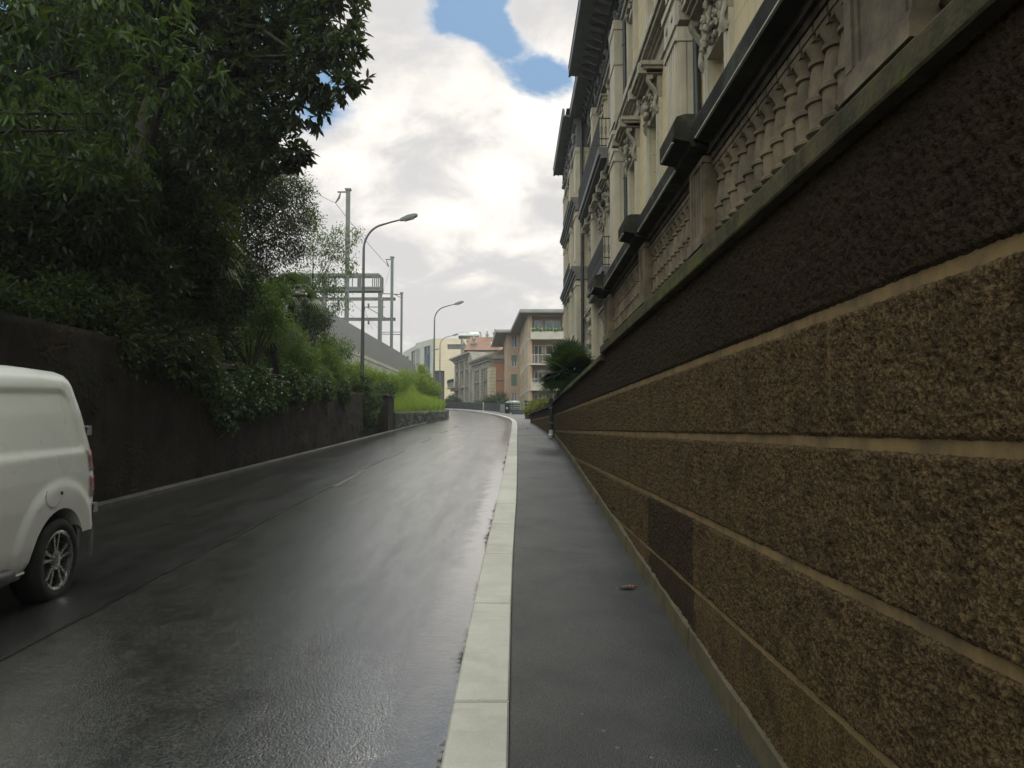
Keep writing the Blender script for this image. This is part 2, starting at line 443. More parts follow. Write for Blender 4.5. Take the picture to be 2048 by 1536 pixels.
def damp_mat():
    m, t, b = new_mat('damp_left_wall')
    p = t.pos()
    wp = t.vmath('ADD', p, t.vmath('MULTIPLY', t.node('ShaderNodeTexNoise', {'Scale': 2.0, 'Detail': 5}).outputs['Color'], (.35, .35, .35)))
    vs = t.vmath('MULTIPLY', wp, (1.0, 1.0, 1.4))
    e = t.voro(vs, 2.6, 'DISTANCE_TO_EDGE')
    vc = t.node('ShaderNodeTexVoronoi', {'Scale': 2.6}); t.l.new(vs, vc.inputs['Vector'])
    c = t.mix(t.smooth(t.noise(p, 1.6, 6, .7), .35, .65), (.044, .029, .018), (.018, .013, .010))
    peel = t.smooth(t.noise(t.vmath('ADD', p, (3, 1, 8)), 1.1, 6, .7), .54, .60)
    c = t.mix(peel, c, t.mix(t.sep(vc.outputs['Color'])[0], (.055, .032, .019), (.024, .017, .012)))
    c = t.mix(t.math('MULTIPLY', t.smooth(t.noise(p, 17, 4, .7), .66, .74), .6), c, (.10, .075, .05))
    st = t.smooth(t.noise(t.vmath('MULTIPLY', p, (5, 5, .35)), 1.0, 5, .6), .5, .7)
    c = t.mix(t.math('MULTIPLY', st, .7), c, (.008, .008, .007))
    c = t.mix(t.math('MULTIPLY', t.smooth(t.noise(p, .9, 5, .7), .56, .66), .7), c, (.016, .024, .008))
    setin(t, b, 'Base Color', c); setin(t, b, 'Roughness', .8); b.inputs['Specular IOR Level'].default_value = .25
    h = t.math('ADD', t.math('MULTIPLY', t.smooth(e, 0, .10), t.math('MULTIPLY', peel, .8)), t.noise(p, 16, 5, .7))
    setin(t, b, 'Normal', t.bump(h, .9, .04))
    return m
M['leftwall'] = damp_mat()
def rubble_mat():
    m, t, b = new_mat('rubble_stone')
    p = t.pos()
    wp = t.vmath('ADD', p, t.vmath('MULTIPLY', t.node('ShaderNodeTexNoise', {'Scale': 3.0, 'Detail': 4}).outputs['Color'], (.12, .12, .12)))
    vs = t.vmath('MULTIPLY', wp, (1.0, 1.0, 1.5))
    e = t.voro(vs, 4.2, 'DISTANCE_TO_EDGE')
    vc = t.node('ShaderNodeTexVoronoi', {'Scale': 4.2}); t.l.new(vs, vc.inputs['Vector'])
    c = t.mix(t.sep(vc.outputs['Color'])[0], (.07, .065, .05), (.20, .185, .14))
    c = t.mix(t.smooth(t.noise(p, 9, 5, .7), .42, .65), c, (.05, .05, .035))
    c = t.mix(t.math('MULTIPLY', t.smooth(t.noise(p, 2.2, 5, .7), .45, .62), .8), c, (.06, .085, .02))
    c = t.mix(t.smooth(e, .05, .01), c, (.03, .028, .022))
    setin(t, b, 'Base Color', c); setin(t, b, 'Roughness', .85)
    setin(t, b, 'Normal', t.bump(t.math('ADD', t.smooth(e, 0.0, .12), t.math('MULTIPLY', t.noise(p, 14, 4), .6)), 1.0, .06))
    return m
M['rubble'] = rubble_mat()
M['edging'] = stone('worn_edging', (.085, .08, .07), (.045, .043, .038), 4, .8, .6, 30, .01)
M['soil'] = stone('dark_soil', (.025, .02, .012), (.015, .02, .008), 2, .95, .6, 12, .04)
M['turf'] = stone('bank_turf', (.075, .14, .02), (.05, .10, .018), 3, .95, .6, 14, .05)
M['concrete'] = stone('railway_concrete', (.44, .40, .34), (.36, .33, .285), .8, .9, .2, 30, .006, streak=.35)
M['fence'] = plain('grey_fence_metal', (.30, .29, .28), .5, .4, dirt=.3)
M['galv'] = plain('galvanised_steel', (.14, .15, .145), .45, .6, dirt=.35)
M['lamppost'] = plain('lamp_post_paint', (.17, .175, .165), .45, .4, dirt=.35)
M['lamphead'] = plain('lamp_housing', (.13, .14, .14), .4, .3)
M['lens'] = plain('lamp_lens', (.45, .45, .42), .2)
M['bark'] = stone('tree_bark', (.035, .028, .02), (.02, .016, .012), 6, .95, .9, 25, .03)
M['white_paint'] = plain('van_paint', (.87, .87, .845), .28, 0, .5, dirt=.0, dscale=.4, coat=.6)
M['black_plastic'] = plain('black_plastic', (.018, .018, .02), .5)
M['tyre'] = plain('tyre_rubber', (.014, .014, .014), .8)
M['alloy'] = plain('alloy_wheel', (.42, .42, .43), .28, .9, dirt=.3, dscale=12)
M['redlens'] = plain('tail_lamp_red', (.20, .012, .010), .25, 0, .5, dirt=.1)
M['vanglass'] = plain('dark_van_glass', (.01, .012, .014), .05, 0, .7)
M['apt_wall'] = stone('pinkish_apartment_render', (.44, .32, .24), (.39, .28, .21), .5, .92, .1, 30, .004, streak=.15)
M['apt_tan'] = stone('tan_apartment_render', (.42, .33, .235), (.37, .29, .21), .5, .92, .1, 30, .004, streak=.15)
M['apt_white'] = stone('pale_concrete_band', (.52, .48, .42), (.45, .42, .37), 1, .9, .1)
M['roofslab'] = stone('grey_roof_slab', (.33, .33, .32), (.27, .27, .265), .6, .85, .1)
M['soffit'] = stone('eave_soffit', (.27, .255, .235), (.22, .21, .195), .6, .9, .1)
M['green_blind'] = stone('green_roller_blind', (.12, .19, .135), (.10, .165, .12), 2, .7, .2, joints=(.09, .02))
M['cream_modern'] = stone('cream_stone_cladding', (.70, .60, .46), (.64, .55, .42), .35, .85, .1, 30, .004, joints=(1.5, .03))
M['grey_modern'] = stone('pale_grey_cladding', (.46, .46, .43), (.41, .41, .39), .4, .8, .1, joints=(.8, .03))
M['dark_open'] = plain('dark_interior', (.035, .037, .042), .4)
M['villa_stone'] = stone('grey_villa_stone', (.30, .275, .24), (.21, .195, .175), 1.2, .9, .3, 25, .01, streak=.5)
M['villa_orange'] = stone('orange_render', (.38, .175, .10), (.33, .16, .095), .6, .92, .1, streak=.25)
M['quoin'] = stone('pale_quoin_stone', (.50, .43, .31), (.42, .36, .27), 1.5, .9, .2, joints=(.52, .07))
M['quoin_grey'] = stone('grey_quoin_stone', (.30, .28, .25), (.25, .235, .21), 1.5, .9, .2, joints=(.52, .07))
M['red_tile'] = stone('orange_roof_tiles', (.25, .13, .09), (.20, .105, .075), 1.2, .85, .5, 10, .04)
M['brown_tile'] = stone('brown_roof_tiles', (.20, .14, .115), (.15, .11, .095), 1.5, .85, .5, 10, .04)
M['tank'] = plain('polished_tank', (.42, .43, .42), .22, .9, dirt=.2)
M['slat'] = plain('grey_green_slats', (.20, .23, .19), .65)
M['bin'] = plain('dark_bin_plastic', (.03, .035, .045), .45)
M['binlid'] = plain('grey_bin_lid', (.28, .29, .29), .45)
M['lowwall'] = stone('slate_low_wall', (.075, .082, .095), (.055, .06, .07), 1.5, .85, .3)
M['post_white'] = plain('pale_post', (.5, .5, .48), .6)
M['paintline'] = stone('worn_white_line', (.085, .085, .083), (.035, .035, .035), 14, .55, .3, 60, .004)
M['seam'] = plain('tarred_seam', (.008, .008, .008), .35)
M['leaf_brown'] = plain('fallen_leaf', (.10, .03, .015), .5)

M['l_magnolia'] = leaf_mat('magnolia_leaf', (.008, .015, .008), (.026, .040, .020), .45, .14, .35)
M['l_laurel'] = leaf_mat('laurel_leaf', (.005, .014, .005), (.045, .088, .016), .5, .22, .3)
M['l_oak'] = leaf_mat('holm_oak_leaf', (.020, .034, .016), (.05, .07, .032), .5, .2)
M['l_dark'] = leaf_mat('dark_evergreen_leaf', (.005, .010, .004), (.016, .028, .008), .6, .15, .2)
M['l_light'] = leaf_mat('light_tree_leaf', (.05, .09, .03), (.10, .15, .05), .5, .35)
M['l_shrub'] = leaf_mat('shrub_leaf', (.050, .115, .016), (.15, .235, .034), .5, .33)
M['l_bright'] = leaf_mat('bright_weed_leaf', (.10, .18, .020), (.26, .32, .042), .55, .4)
M['l_ivy'] = leaf_mat('ivy_leaf', (.018, .042, .013), (.055, .10, .025), .55, .15, .3)
M['l_palm'] = leaf_mat('palm_blade', (.022, .042, .015), (.065, .09, .035), .6, .2, .25)
M['l_palm_dark'] = leaf_mat('dark_palm_blade', (.016, .036, .016), (.04, .075, .03), .5, .15)
M['l_yellow'] = leaf_mat('yellow_green_leaf', (.12, .15, .02), (.30, .29, .05), .55, .3)
M['grass'] = leaf_mat('grass_blade', (.13, .215, .026), (.31, .375, .062), .6, .4)
# ------------------------------------------------------------------ world: sky with clouds, and the sun
SUN_EL, SUN_AZ = 48.0, 8.0      # degrees; azimuth from straight ahead towards the right
w = bpy.data.worlds.new("World"); sc.world = w; w.use_nodes = True
T = NT(w.node_tree); T.n.clear()
sky = T.node('ShaderNodeTexSky', sky_type='NISHITA', sun_disc=False)
sky.sun_elevation = R_(SUN_EL); sky.sun_rotation = R_(SUN_AZ)
d = T.node('ShaderNodeTexCoord').outputs['Generated']
d = T.vmath('NORMALIZE', d)
dx, dy, dz = T.sep(d)
def bump_at(x, y, sig, amp):
    """soft spot on the sky dome around one direction; sig in degrees"""
    v = pdir(x, y).normalized()
    dot = T.vmath('DOT_PRODUCT', d, tuple(v))
    k = 1.0 / (R_(sig) ** 2)
    return T.math('MULTIPLY', T.math('EXPONENT', T.math('MULTIPLY', T.math('SUBTRACT', dot, 1.0), k)), amp)
def total(vals):
    s = vals[0]
    for v in vals[1:]: s = T.math('ADD', s, v)
    return s
den = T.math('ADD', T.math('MAXIMUM', dz, 0.0), .34)
pl = T.node('ShaderNodeCombineXYZ', {0: T.math('DIVIDE', dx, den), 1: T.math('DIVIDE', dy, den), 2: .37}).outputs[0]
n_big = T.noise(pl, 3.8, 10, .57, .25)
n_det = T.noise(T.vmath('ADD', pl, (3.1, 7.7, 0)), 8.0, 9, .6, .3)
fb = T.math('ADD', T.math('MULTIPLY', n_big, .62), T.math('MULTIPLY', n_det, .38))
fb = T.math('ADD', T.math('MULTIPLY', T.math('SUBTRACT', fb, .5), 1.9), .5)
holes = total([bump_at(1070, 140, 2.0, .44), bump_at(1000, 85, 1.9, .50), bump_at(930, 20, 2.0, .40), bump_at(1115, 155, 1.5, .28), bump_at(985, -30, 1.6, .2), bump_at(845, 100, 1.3, .24), bump_at(750, 245, 1.3, .15), bump_at(735, 330, 1.0, .10),
               bump_at(650, 215, 1.2, .13), bump_at(1130, -160, 5.0, .24), bump_at(300, -500, 16, .18), bump_at(1900, -900, 14, .20)])
fill = total([bump_at(1085, 235, 2.2, .20), bump_at(1100, 45, 2.6, .44), bump_at(1045, 10, 1.8, .30), bump_at(790, 40, 2.6, .26), bump_at(895, 130, 2.0, .24), bump_at(980, 210, 2.2, .2), bump_at(960, 330, 6.5, .25), bump_at(760, 60, 2.6, .14), bump_at(930, 140, 2.0, .16), bump_at(900, 560, 7.0, .22), bump_at(1080, 570, 5.0, .25), bump_at(700, 600, 8.0, .2)])
dens = T.math('ADD', T.math('SUBTRACT', T.math('ADD', fb, .085), holes), fill)
cover = T.smooth(dens, .42, .62)
# lit and shaded parts of the clouds
lit_n = T.noise(T.vmath('ADD', pl, (11.3, 2.9, 0)), 5.2, 9, .58, .4)
glow = total([bump_at(1000, 270, 4.6, .26), bump_at(940, 415, 2.8, .30), bump_at(1000, 480, 4.0, .20), bump_at(1090, 200, 2.2, .30), bump_at(690, 330, 2.6, .26), bump_at(740, 440, 2.2, .16), bump_at(1090, 580, 3.0, .10)])
shade = total([bump_at(850, 640, 5.5, .22), bump_at(1000, 620, 4.0, .10), bump_at(900, 230, 2.4, .07), bump_at(1060, 400, 2.6, .12), bump_at(800, 400, 2.4, .10)])
lit_n = T.math('ADD', T.math('MULTIPLY', T.math('SUBTRACT', lit_n, .5), 2.0), .40)
lit = T.smooth(T.math('SUBTRACT', T.math('ADD', lit_n, T.math('MULTIPLY', glow, 1.0)), shade), .30, .92)
edge = T.smooth(dens, .50, .74)
cl = T.mix(lit, (4.75, 4.72, 4.68), (7.7, 7.4, 6.75))
cl = T.mix(T.math('MULTIPLY', T.math('SUBTRACT', 1.0, edge), .35), cl, (5.6, 5.9, 6.3))
low = T.smooth(dz, .20, .03)
cl = T.mix(T.math('MULTIPLY', low, .55), cl, (4.35, 4.33, 4.28))
bl = T.mix(.85, T.vmath('MULTIPLY', sky.outputs[0], (.60, .60, .60)), (1.35, 2.6, 4.2))
col = T.mix(cover, bl, cl)
boost = T.math('ADD', 1.0, T.math('ADD', T.math('MULTIPLY', T.smooth(dz, .50, .9), 1.45), T.math('MULTIPLY', T.smooth(dy, .25, -.45), 1.5)))  # added brightness in the unseen sky overhead and behind, to light kerb and facades
col = T.vmath('MULTIPLY', col, T.node('ShaderNodeCombineXYZ', {0: T.math('MULTIPLY', boost, 1.02), 1: boost, 2: T.math('POWER', boost, .80)}).outputs[0])
under = T.smooth(dz, -.02, -.10)
col = T.mix(under, col, (1.4, 1.3, 1.2))
bg = T.node('ShaderNodeBackground', {'Strength': .1}); T.l.new(col, bg.inputs['Color'])
out = T.node('ShaderNodeOutputWorld'); T.l.new(bg.outputs[0], out.inputs['Surface'])

sun_d = bpy.data.lights.new('sun', 'SUN'); sun_d.energy = 1.0; sun_d.angle = R_(14); sun_d.color = (1.0, .93, .82)
sun = bpy.data.objects.new('sun', sun_d); COL.objects.link(sun)
sv = Vector((math.sin(R_(SUN_AZ)) * math.cos(R_(SUN_EL)), math.cos(R_(SUN_AZ)) * math.cos(R_(SUN_EL)), math.sin(R_(SUN_EL))))
sun.rotation_euler = (-sv).to_track_quat('-Z', 'Y').to_euler()
sun.location = (4, 20, 60)

# ------------------------------------------------------------------ ground, road, kerb, pavement
def catmull(pts, sub):
    out = []
    P = [np.array(p, float) for p in pts]
    for i in range(len(P) - 1):
        p0, p1, p2, p3 = P[max(i - 1, 0)], P[i], P[i + 1], P[min(i + 2, len(P) - 1)]
        for k in range(sub):
            t = k / sub
            # monotone-ish: chordal finite differences
            l1 = np.linalg.norm(p2 - p1)
            m1 = (p2 - p0) / (np.linalg.norm(p2 - p0) + 1e-9) * l1; m2 = (p3 - p1) / (np.linalg.norm(p3 - p1) + 1e-9) * l1
            out.append((2 * t**3 - 3 * t**2 + 1) * p1 + (t**3 - 2 * t**2 + t) * m1 + (-2 * t**3 + 3 * t**2) * p2 + (t**3 - t**2) * m2)
    out.append(P[-1]); return np.array(out)
Rk = catmull([(-.31, -14), (-.31, 0), (-.265, 6), (-.18, 10.5), (-.06, 20), (-.01, 30), (-.03, 37), (-.27, 46), (-.85, 57), (-1.8, 69), (-3.1, 78), (-4.6, 85), (-7, 92), (-10, 97), (-14, 101), (-20, 104), (-28, 106)], 12)
Lk = catmull([(-6.05, -14), (-6.03, 0), (-6.02, 6), (-6.0, 10.5), (-5.95, 20), (-5.9, 30), (-5.85, 38), (-5.4, 47), (-4.78, 55), (-5.0, 60), (-5.9, 65), (-7.4, 70), (-9.5, 75), (-12.5, 80), (-17, 84), (-24, 86), (-30, 87)], 12)
Wk = catmull([(1.06, -14), (1.07, 0), (1.08, 6), (1.10, 10.5), (1.16, 20), (.95, 30), (1.7, 37), (3.2, 46), (3.2, 57), (1.2, 68.5), (-.7, 78), (-2.6, 85.5), (-5.6, 93.5), (-9, 99), (-13.5, 103), (-20, 106.5), (-28, 109)], 12)
KW = .28
def kerb_w(y): return float(np.interp(y, [0, 10, 20, 40, 120], [.29, .25, .2, .24, .25]))
Tn = np.gradient(Rk, axis=0); Tn /= np.linalg.norm(Tn, axis=1)[:, None]
Nk = np.stack([Tn[:, 1], -Tn[:, 0]], 1)                    # to the right of travel
Ki = np.array([Rk[i] + Nk[i] * kerb_w(Rk[i, 1]) for i in range(len(Rk))])
seg = np.r_[0, np.cumsum(np.linalg.norm(np.diff(Rk, axis=0), axis=1))]

def sheet(name, A, B, za, zb, cols, mat, uvw=True, t0=0.0, t1=1.0, crown=.0):
    n = len(A); ts = np.linspace(t0, t1, cols)
    V = []; U = []
    for i in range(n):
        wd = np.linalg.norm(B[i] - A[i])
        for t in ts:
            p = A[i] + (B[i] - A[i]) * t
            z = za(A[i, 1]) + (zb(B[i, 1]) - za(A[i, 1])) * t + crown * 4 * t * (1 - t)
            V.append((p[0], p[1], z)); U.append((t * wd, seg[i]))
    Fq = [(i * cols + j, (i + 1) * cols + j, (i + 1) * cols + j + 1, i * cols + j + 1) for i in range(n - 1) for j in range(cols - 1)]
    me = bpy.data.meshes.new(name); me.from_pydata(V, [], Fq); me.materials.append(mat)
    uv = me.uv_layers.new(name='UVMap')
    li = np.zeros(len(me.loops), dtype=np.int32); me.loops.foreach_get('vertex_index', li)
    uv.data.foreach_set('uv', np.array(U, dtype=np.float32)[li].ravel())
    me.polygons.foreach_set('use_smooth', [True] * len(me.polygons))
    me.update()
    # make the sheet face up
    if me.polygons[0].normal.z < 0: me.flip_normals()
    o = bpy.data.objects.new(name, me); COL.objects.link(o)
    return tag(o, kind='structure')
zRoad = lambda y: zR(y) - .10
SEAM = .485
road = sheet('road', Rk, Lk, zRoad, zL, 13, M['road_near'], t0=-.004, t1=SEAM)
tag(road, 'wet coarse asphalt lane beside the granite kerb', 'road')
road2 = sheet('road', Rk, Lk, zRoad, zL, 11, M['road_far'], t0=SEAM, t1=1.06)
tag(road2, 'smooth wet asphalt lane under the damp wall', 'road')
def road_pt(i, t, dz=.004):
    p = Rk[i] + (Lk[i] - Rk[i]) * t
    return (p[0], p[1], zRoad(Rk[i, 1]) + (zL(Lk[i, 1]) - zRoad(Rk[i, 1])) * t + dz)
mb = MB()
for i in range(6, 110):
    if Rk[i, 1] > 19: break
    a = .0028 + .0016 * math.sin(i * 1.7)
    mb.quad(road_pt(i, SEAM - a), road_pt(i + 1, SEAM - a), road_pt(i + 1, SEAM + a), road_pt(i, SEAM + a))
tag(mb.build('road_seam', M['seam']), 'dark tarred joint between the two asphalt lanes', 'road seam', kind='structure')
# worn centre dashes
def strip_along(mb, y0, y1, t, wdt, rows=4):
    ys = np.linspace(y0, y1, rows + 1)
    iy = np.interp(ys, Rk[:80, 1], np.arange(80)) if y1 < Rk[79, 1] else np.interp(ys, Rk[:, 1], np.arange(len(Rk)))
    def P(f, tt):
        i = int(min(f, len(Rk) - 2)); g = f - i
        a, b = Vector(road_pt(i, tt)), Vector(road_pt(i + 1, tt)); return a.lerp(b, g)
    for k in range(rows):
        mb.quad(P(iy[k], t - wdt), P(iy[k + 1], t - wdt), P(iy[k + 1], t + wdt), P(iy[k], t + wdt))
mb = MB()
for k, y0 in enumerate((12.6, 17.6, 23.5, 29.5, 35.5, 41.5, 47.5, 53.5, 59.5, 66.0, 72.0, 78.0)):
    strip_along(mb, y0, y0 + 2.4, SEAM - .012 if k < 2 else SEAM - .02 - .01 * k / 12, .0075 + .0006 * k)
tag(mb.build('road_markings', M['paintline']), 'worn white dashes along the road centre', 'road marking', kind='structure')

# kerb of long granite stones
mb = MB()
joints = [-14]
while joints[-1] < 1.2: joints.append(joints[-1] + 1.5)
joints[-1] = 2.35
joints += [3.82, 5.42, 6.90, 8.28, 9.6, 10.76]
while joints[-1] < 118: joints.append(joints[-1] + 1.55)
arc = np.interp
def kerb_at(s):
    return (np.array([arc(s, seg - 14, Rk[:, 0]), arc(s, seg - 14, Rk[:, 1])]), np.array([arc(s, seg - 14, Ki[:, 0]), arc(s, seg - 14, Ki[:, 1])]))
for a, b in zip(joints[:-1], joints[1:]):
    if b > seg[-1] - 14: break
    sub = 1 if b < 35 else 2
    g = .006; c = .009
    lo, hi = kerb_at(a + g), kerb_at(b - g)
    jz = random.uniform(-.003, .003)
    def cor(p, dz): return (p[0], p[1], zR(p[1]) + dz)
    za, zb = jz, jz
    def mixp(A, B, t): return A + (B - A) * t
    bl_, br_, tr_, tl_ = lo[0], lo[1], hi[1], hi[0]
    wv = (br_ - bl_) / np.linalg.norm(br_ - bl_); lv = (tl_ - bl_) / np.linalg.norm(tl_ - bl_)
    n = len(mb.v)
    ring = [bl_, br_, tr_, tl_]; ins = [bl_ + wv * c + lv * c, br_ - wv * c + lv * c, tr_ - wv * c - lv * c, tl_ + wv * c - lv * c]
    for dz, rr in ((-.28, ring), (jz - c, ring), (jz, ins)):
        for p in rr: mb.v.append(cor(p, dz))
    for k in (0, 4):
        for i in range(4):
            j = (i + 1) % 4
            mb.f.append((n + k + i, n + k + j, n + k + 4 + j, n + k + 4 + i)); mb.mi.append(0)
    mb.f.append((n + 8, n + 9, n + 10, n + 11)); mb.mi.append(0)
kb_ = mb.build('kerb', M['kerb'])
ka = kb_.data.attributes.new('tint', 'FLOAT', 'POINT'); ka.data.foreach_set('value', np.repeat(rng.random(len(kb_.data.vertices) // 12 + 1), 12)[:len(kb_.data.vertices)].astype(np.float32))
tag(kb_, 'long pale granite kerb stones edging the pavement', 'kerb', kind='structure')
pav = sheet('pavement', Ki, Wk, lambda y: zR(y) - .006, lambda y: zR(y) - .0, 9, M['pave'], t0=.004, t1=1.03)
tag(pav, 'damp dark asphalt pavement beside the roughcast wall', 'pavement')
# narrow concrete edging at the foot of the left wall
mb = MB()
for i in range(0, 84):
    if Lk[i + 1, 1] > 53: break
    a, b = Lk[i], Lk[i + 1]
    za, zb = zL(a[1]), zL(b[1])
    mb.hexa([(a[0] - .02, a[1], za - .1), (a[0] + .16, a[1], za - .1), (b[0] + .16, b[1], zb - .1), (b[0] - .02, b[1], zb - .1),
             (a[0] - .02, a[1], za + .075), (a[0] + .14, a[1], za + .06), (b[0] + .14, b[1], zb + .06), (b[0] - .02, b[1], zb + .075)])
tag(mb.build('gutter_edging', M['edging']), 'low stone edging at the foot of the damp wall', 'kerb', kind='structure')

# the ground below everything, out to the horizon
ys = [-300, -150, -60, -14, 0, 15, 30, 50, 70, 90, 110, 140, 200, 330, 500, 700]
xs = [-500, -350, -200, -80, -40, -13, -6, -1, 3, 12, 40, 100, 200, 350, 500]
V = [(x, y, min(zR(min(max(y, -14), 170)), zL(min(max(y, -14), 170))) - .4) for y in ys for x in xs]
k = len(xs)
Fq = [(j * k + i, j * k + i + 1, (j + 1) * k + i + 1, (j + 1) * k + i) for j in range(len(ys) - 1) for i in range(k - 1)]
tag(np_mesh('ground', V, Fq, M['soil']), 'rough ground under the town', 'ground', kind='structure')

# ------------------------------------------------------------------ the roughcast street wall on the right
XW = 1.02
GROOVES = [(1.98, .038), (1.557, .036), (1.10, .035), (.68, .029)]
wall = thing('street_wall', 'tall dark brown roughcast street wall with pale horizontal joints', 'wall', (XW, 6, 0))
def wall_grid(y0, y1, ratio, mats):
    cols = [-12.0]
    while cols[-1] < .8: cols.append(cols[-1] + .07)
    while cols[-1] < y1: cols.append(cols[-1] + max(.0045, cols[-1] * (.0037 if cols[-1] < 7 else .0075)))
    rows = []
    edges = [-1.0]
    for zc, h in sorted(GROOVES): edges += [zc - h / 2, zc + h / 2]
    edges.append(2.475)
    gro = []
    for a, b in zip(edges[:-1], edges[1:]):
        isg = any(abs((a + b) / 2 - zc) < .01 for zc, h in GROOVES)
        m = 3 if isg else max(2, int((b - a) / .0085))
        if a < -.5: m = 30
        for i in range(m): rows.append(a + (b - a) * i / m); gro.append(1 if isg else 0)
    rows.append(edges[-1])
    C = np.array(cols); Rw = np.array(rows)
    nc, nr = len(C), len(Rw)
    V = np.zeros((nc, nr, 3), np.float32)
    ing = np.zeros(nr)
    for j in range(nr):
        a = gro[j] if j < nr - 1 else 0; b = gro[j - 1] if j > 0 else 0
        ing[j] = 1 if (a or b) else 0
    nz = mnoise.noise
    for i, y in enumerate(cols):
        rag = [nz(Vector((y * 9, k * 9.1, 0))) * .003 + nz(Vector((y * 45, k * 5.1, 2))) * .0028 + nz(Vector((y * .8, k * 3.3, 7))) * .006 for k in range(12)]
        rag2 = [nz(Vector((y * 60, k * 7.7, 4))) * .004 for k in range(12)]
        for j, z in enumerate(rows):
            zz = z
            if ing[j]: zz = z + rag[int(z * 5) % 12] * (1 if y < 12 else .5) + (rag2[int(z * 5) % 12] if not gro[j - 1] or not gro[j] else 0)
            if ing[j]:
                dd = .007 + .002 * nz(Vector((y * 20, z * 20, 3)))
            else:
                q = Vector((y * 52, z * 52, 0))
                dd = -.0115 * (1 - 2.2 * abs(nz(q))) - .0065 * nz(q * 1.9 + Vector((5, 3, 1))) - .006 * nz(Vector((y * 3, z * 3, 9))) + .001
            V[i, j] = (dd, y - 6, zz)
    idx = np.arange(nc * nr).reshape(nc, nr)
    Fq = np.stack([idx[:-1, :-1], idx[:-1, 1:], idx[1:, 1:], idx[1:, :-1]], -1).reshape(-1, 4)
    mi = np.tile(np.array(gro), nc - 1)
    o = np_mesh('roughcast_face', V.reshape(-1, 3), Fq, mats, wall, smooth=True)
    o.data.polygons.foreach_set('material_index', mi.astype(np.int32)); o.data.polygons.foreach_set('use_smooth', mi == 0); o.data.update()
    return o
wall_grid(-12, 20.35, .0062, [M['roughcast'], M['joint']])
mb = MB(); mb.box(XW + .03, XW + .30, -12, 20.33, -1.2, 2.40)
mb.build('wall_core', M['leftwall'], wall)
mb = MB()
ysp = [-12 + .5 * k for k in range(65)]
for a, b in zip(ysp[:-1], ysp[1:]):
    b = min(b, 20.34)
    za, zb = zR(a), zR(b); j = .004 * math.sin(a * 5.1)
    mb.hexa([(XW - .035 + j, a, za - .3), (XW + .02, a, za - .3), (XW + .02, b, zb - .3), (XW - .035 + j, b, zb - .3),
             (XW - .022 + j, a, za + .125), (XW + .02, a, za + .15), (XW + .02, b, zb + .15), (XW - .022 + j, b, zb + .125)])
mb.build('plinth', M['plinth'], wall)
# ledge: near part thick under the balustrade, far part a thinner sloping coping
mb = MB()
prof = [(0.0, 2.462), (.055, 2.462), (.06, 2.47), (.06, 2.54), (.045, 2.558), (.0, 2.575), (-.34, 2.575), (-.34, 2.40)]
cuts = [-12] + [-10 + 1.9 * k for k in range(10)] + [8.72]
cuts = sorted(c for c in cuts if c <= 8.72)
for a, b in zip(cuts[:-1], cuts[1:]):
    mb.sweep(prof, [(XW, a + .003, -1, 0), (XW, b - .003, -1, 0)])
mb.build('ledge', M['ledge'], wall)
mb = MB()
prof = [(0.0, 2.39), (.055, 2.39), (.06, 2.40), (.055, 2.455), (.0, 2.475), (-.14, 2.49), (-.15, 2.535), (-.20, 2.545), (-.34, 2.545), (-.34, 2.36)]
y = 8.73
while y < 20.3:
    e = min(y + 1.93, 20.35); s0 = -.09 * (y - 8.7) / 11.6; s1 = -.09 * (e - 8.7) / 11.6
    b0 = len(mb.v); kk = len(prof)
    for (yy, s) in ((y + .003, s0), (e - .003, s1)):
        for (dd, z) in prof: mb.v.append((XW - dd, yy, z + s))
    for j in range(kk - 1):
        mb.f.append((b0 + j, b0 + j + 1, b0 + kk + j + 1, b0 + kk + j)); mb.mi.append(0)
    mb.f.append(tuple(range(b0, b0 + kk))); mb.mi.append(0)
    mb.f.append(tuple(reversed(range(b0 + kk, b0 + 2 * kk)))); mb.mi.append(0)
    y = e
mb.build('coping', M['ledge'], wall)

# second, lower stretch of wall beyond the pipe
w2 = thing('street_wall', 'low dark rendered wall beyond the downpipe, bending with the kerb', 'wall', (1.0, 26, 0))
mb = MB()
pts = [(1.13, 20.38), (1.07, 24), (.96, 28), (.86, 31), (.80, 33)]
for (a, b) in zip(pts[:-1], pts[1:]):
    mb.hexa([(a[0], a[1], .8), (a[0] + .3, a[1], .8), (b[0] + .3, b[1], .8), (b[0], b[1], .8), (a[0], a[1], 2.25), (a[0] + .3, a[1], 2.25), (b[0] + .3, b[1], 2.22), (b[0], b[1], 2.22)])
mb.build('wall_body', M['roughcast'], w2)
mb = MB()
for (a, b) in zip(pts[:-1], pts[1:]):
    mb.hexa([(a[0] - .05, a[1], 2.25), (a[0] + .33, a[1], 2.25), (b[0] + .33, b[1], 2.22), (b[0] - .05, b[1], 2.22), (a[0] - .03, a[1], 2.33), (a[0] + .30, a[1], 2.35), (b[0] + .30, b[1], 2.32), (b[0] - .03, b[1], 2.30)])
mb.build('coping', M['handrail'], w2)
mb = MB()
for (a, b) in zip(pts[:-2], pts[1:-1]):
    mb.hexa([(a[0] - .006, a[1], 1.955), (a[0], a[1], 1.955), (b[0], b[1], 1.955), (b[0] - .006, b[1], 1.955), (a[0] - .006, a[1], 1.995), (a[0], a[1], 1.995), (b[0], b[1], 1.995), (b[0] - .006, b[1], 1.995)])
mb.build('joint_band', M['joint'], w2)
pipe = thing('downpipe', 'dark square downpipe with pale shoe at the end of the wall', 'drainpipe', (.96, 20.5, zR(20.5)))
mb = MB(); mb.tube([(.95, 20.42, 2.42), (.95, 20.42, zR(20.4) + .22)], .055, 10); mb.build('pipe', M['pipe'], pipe, angle=40)
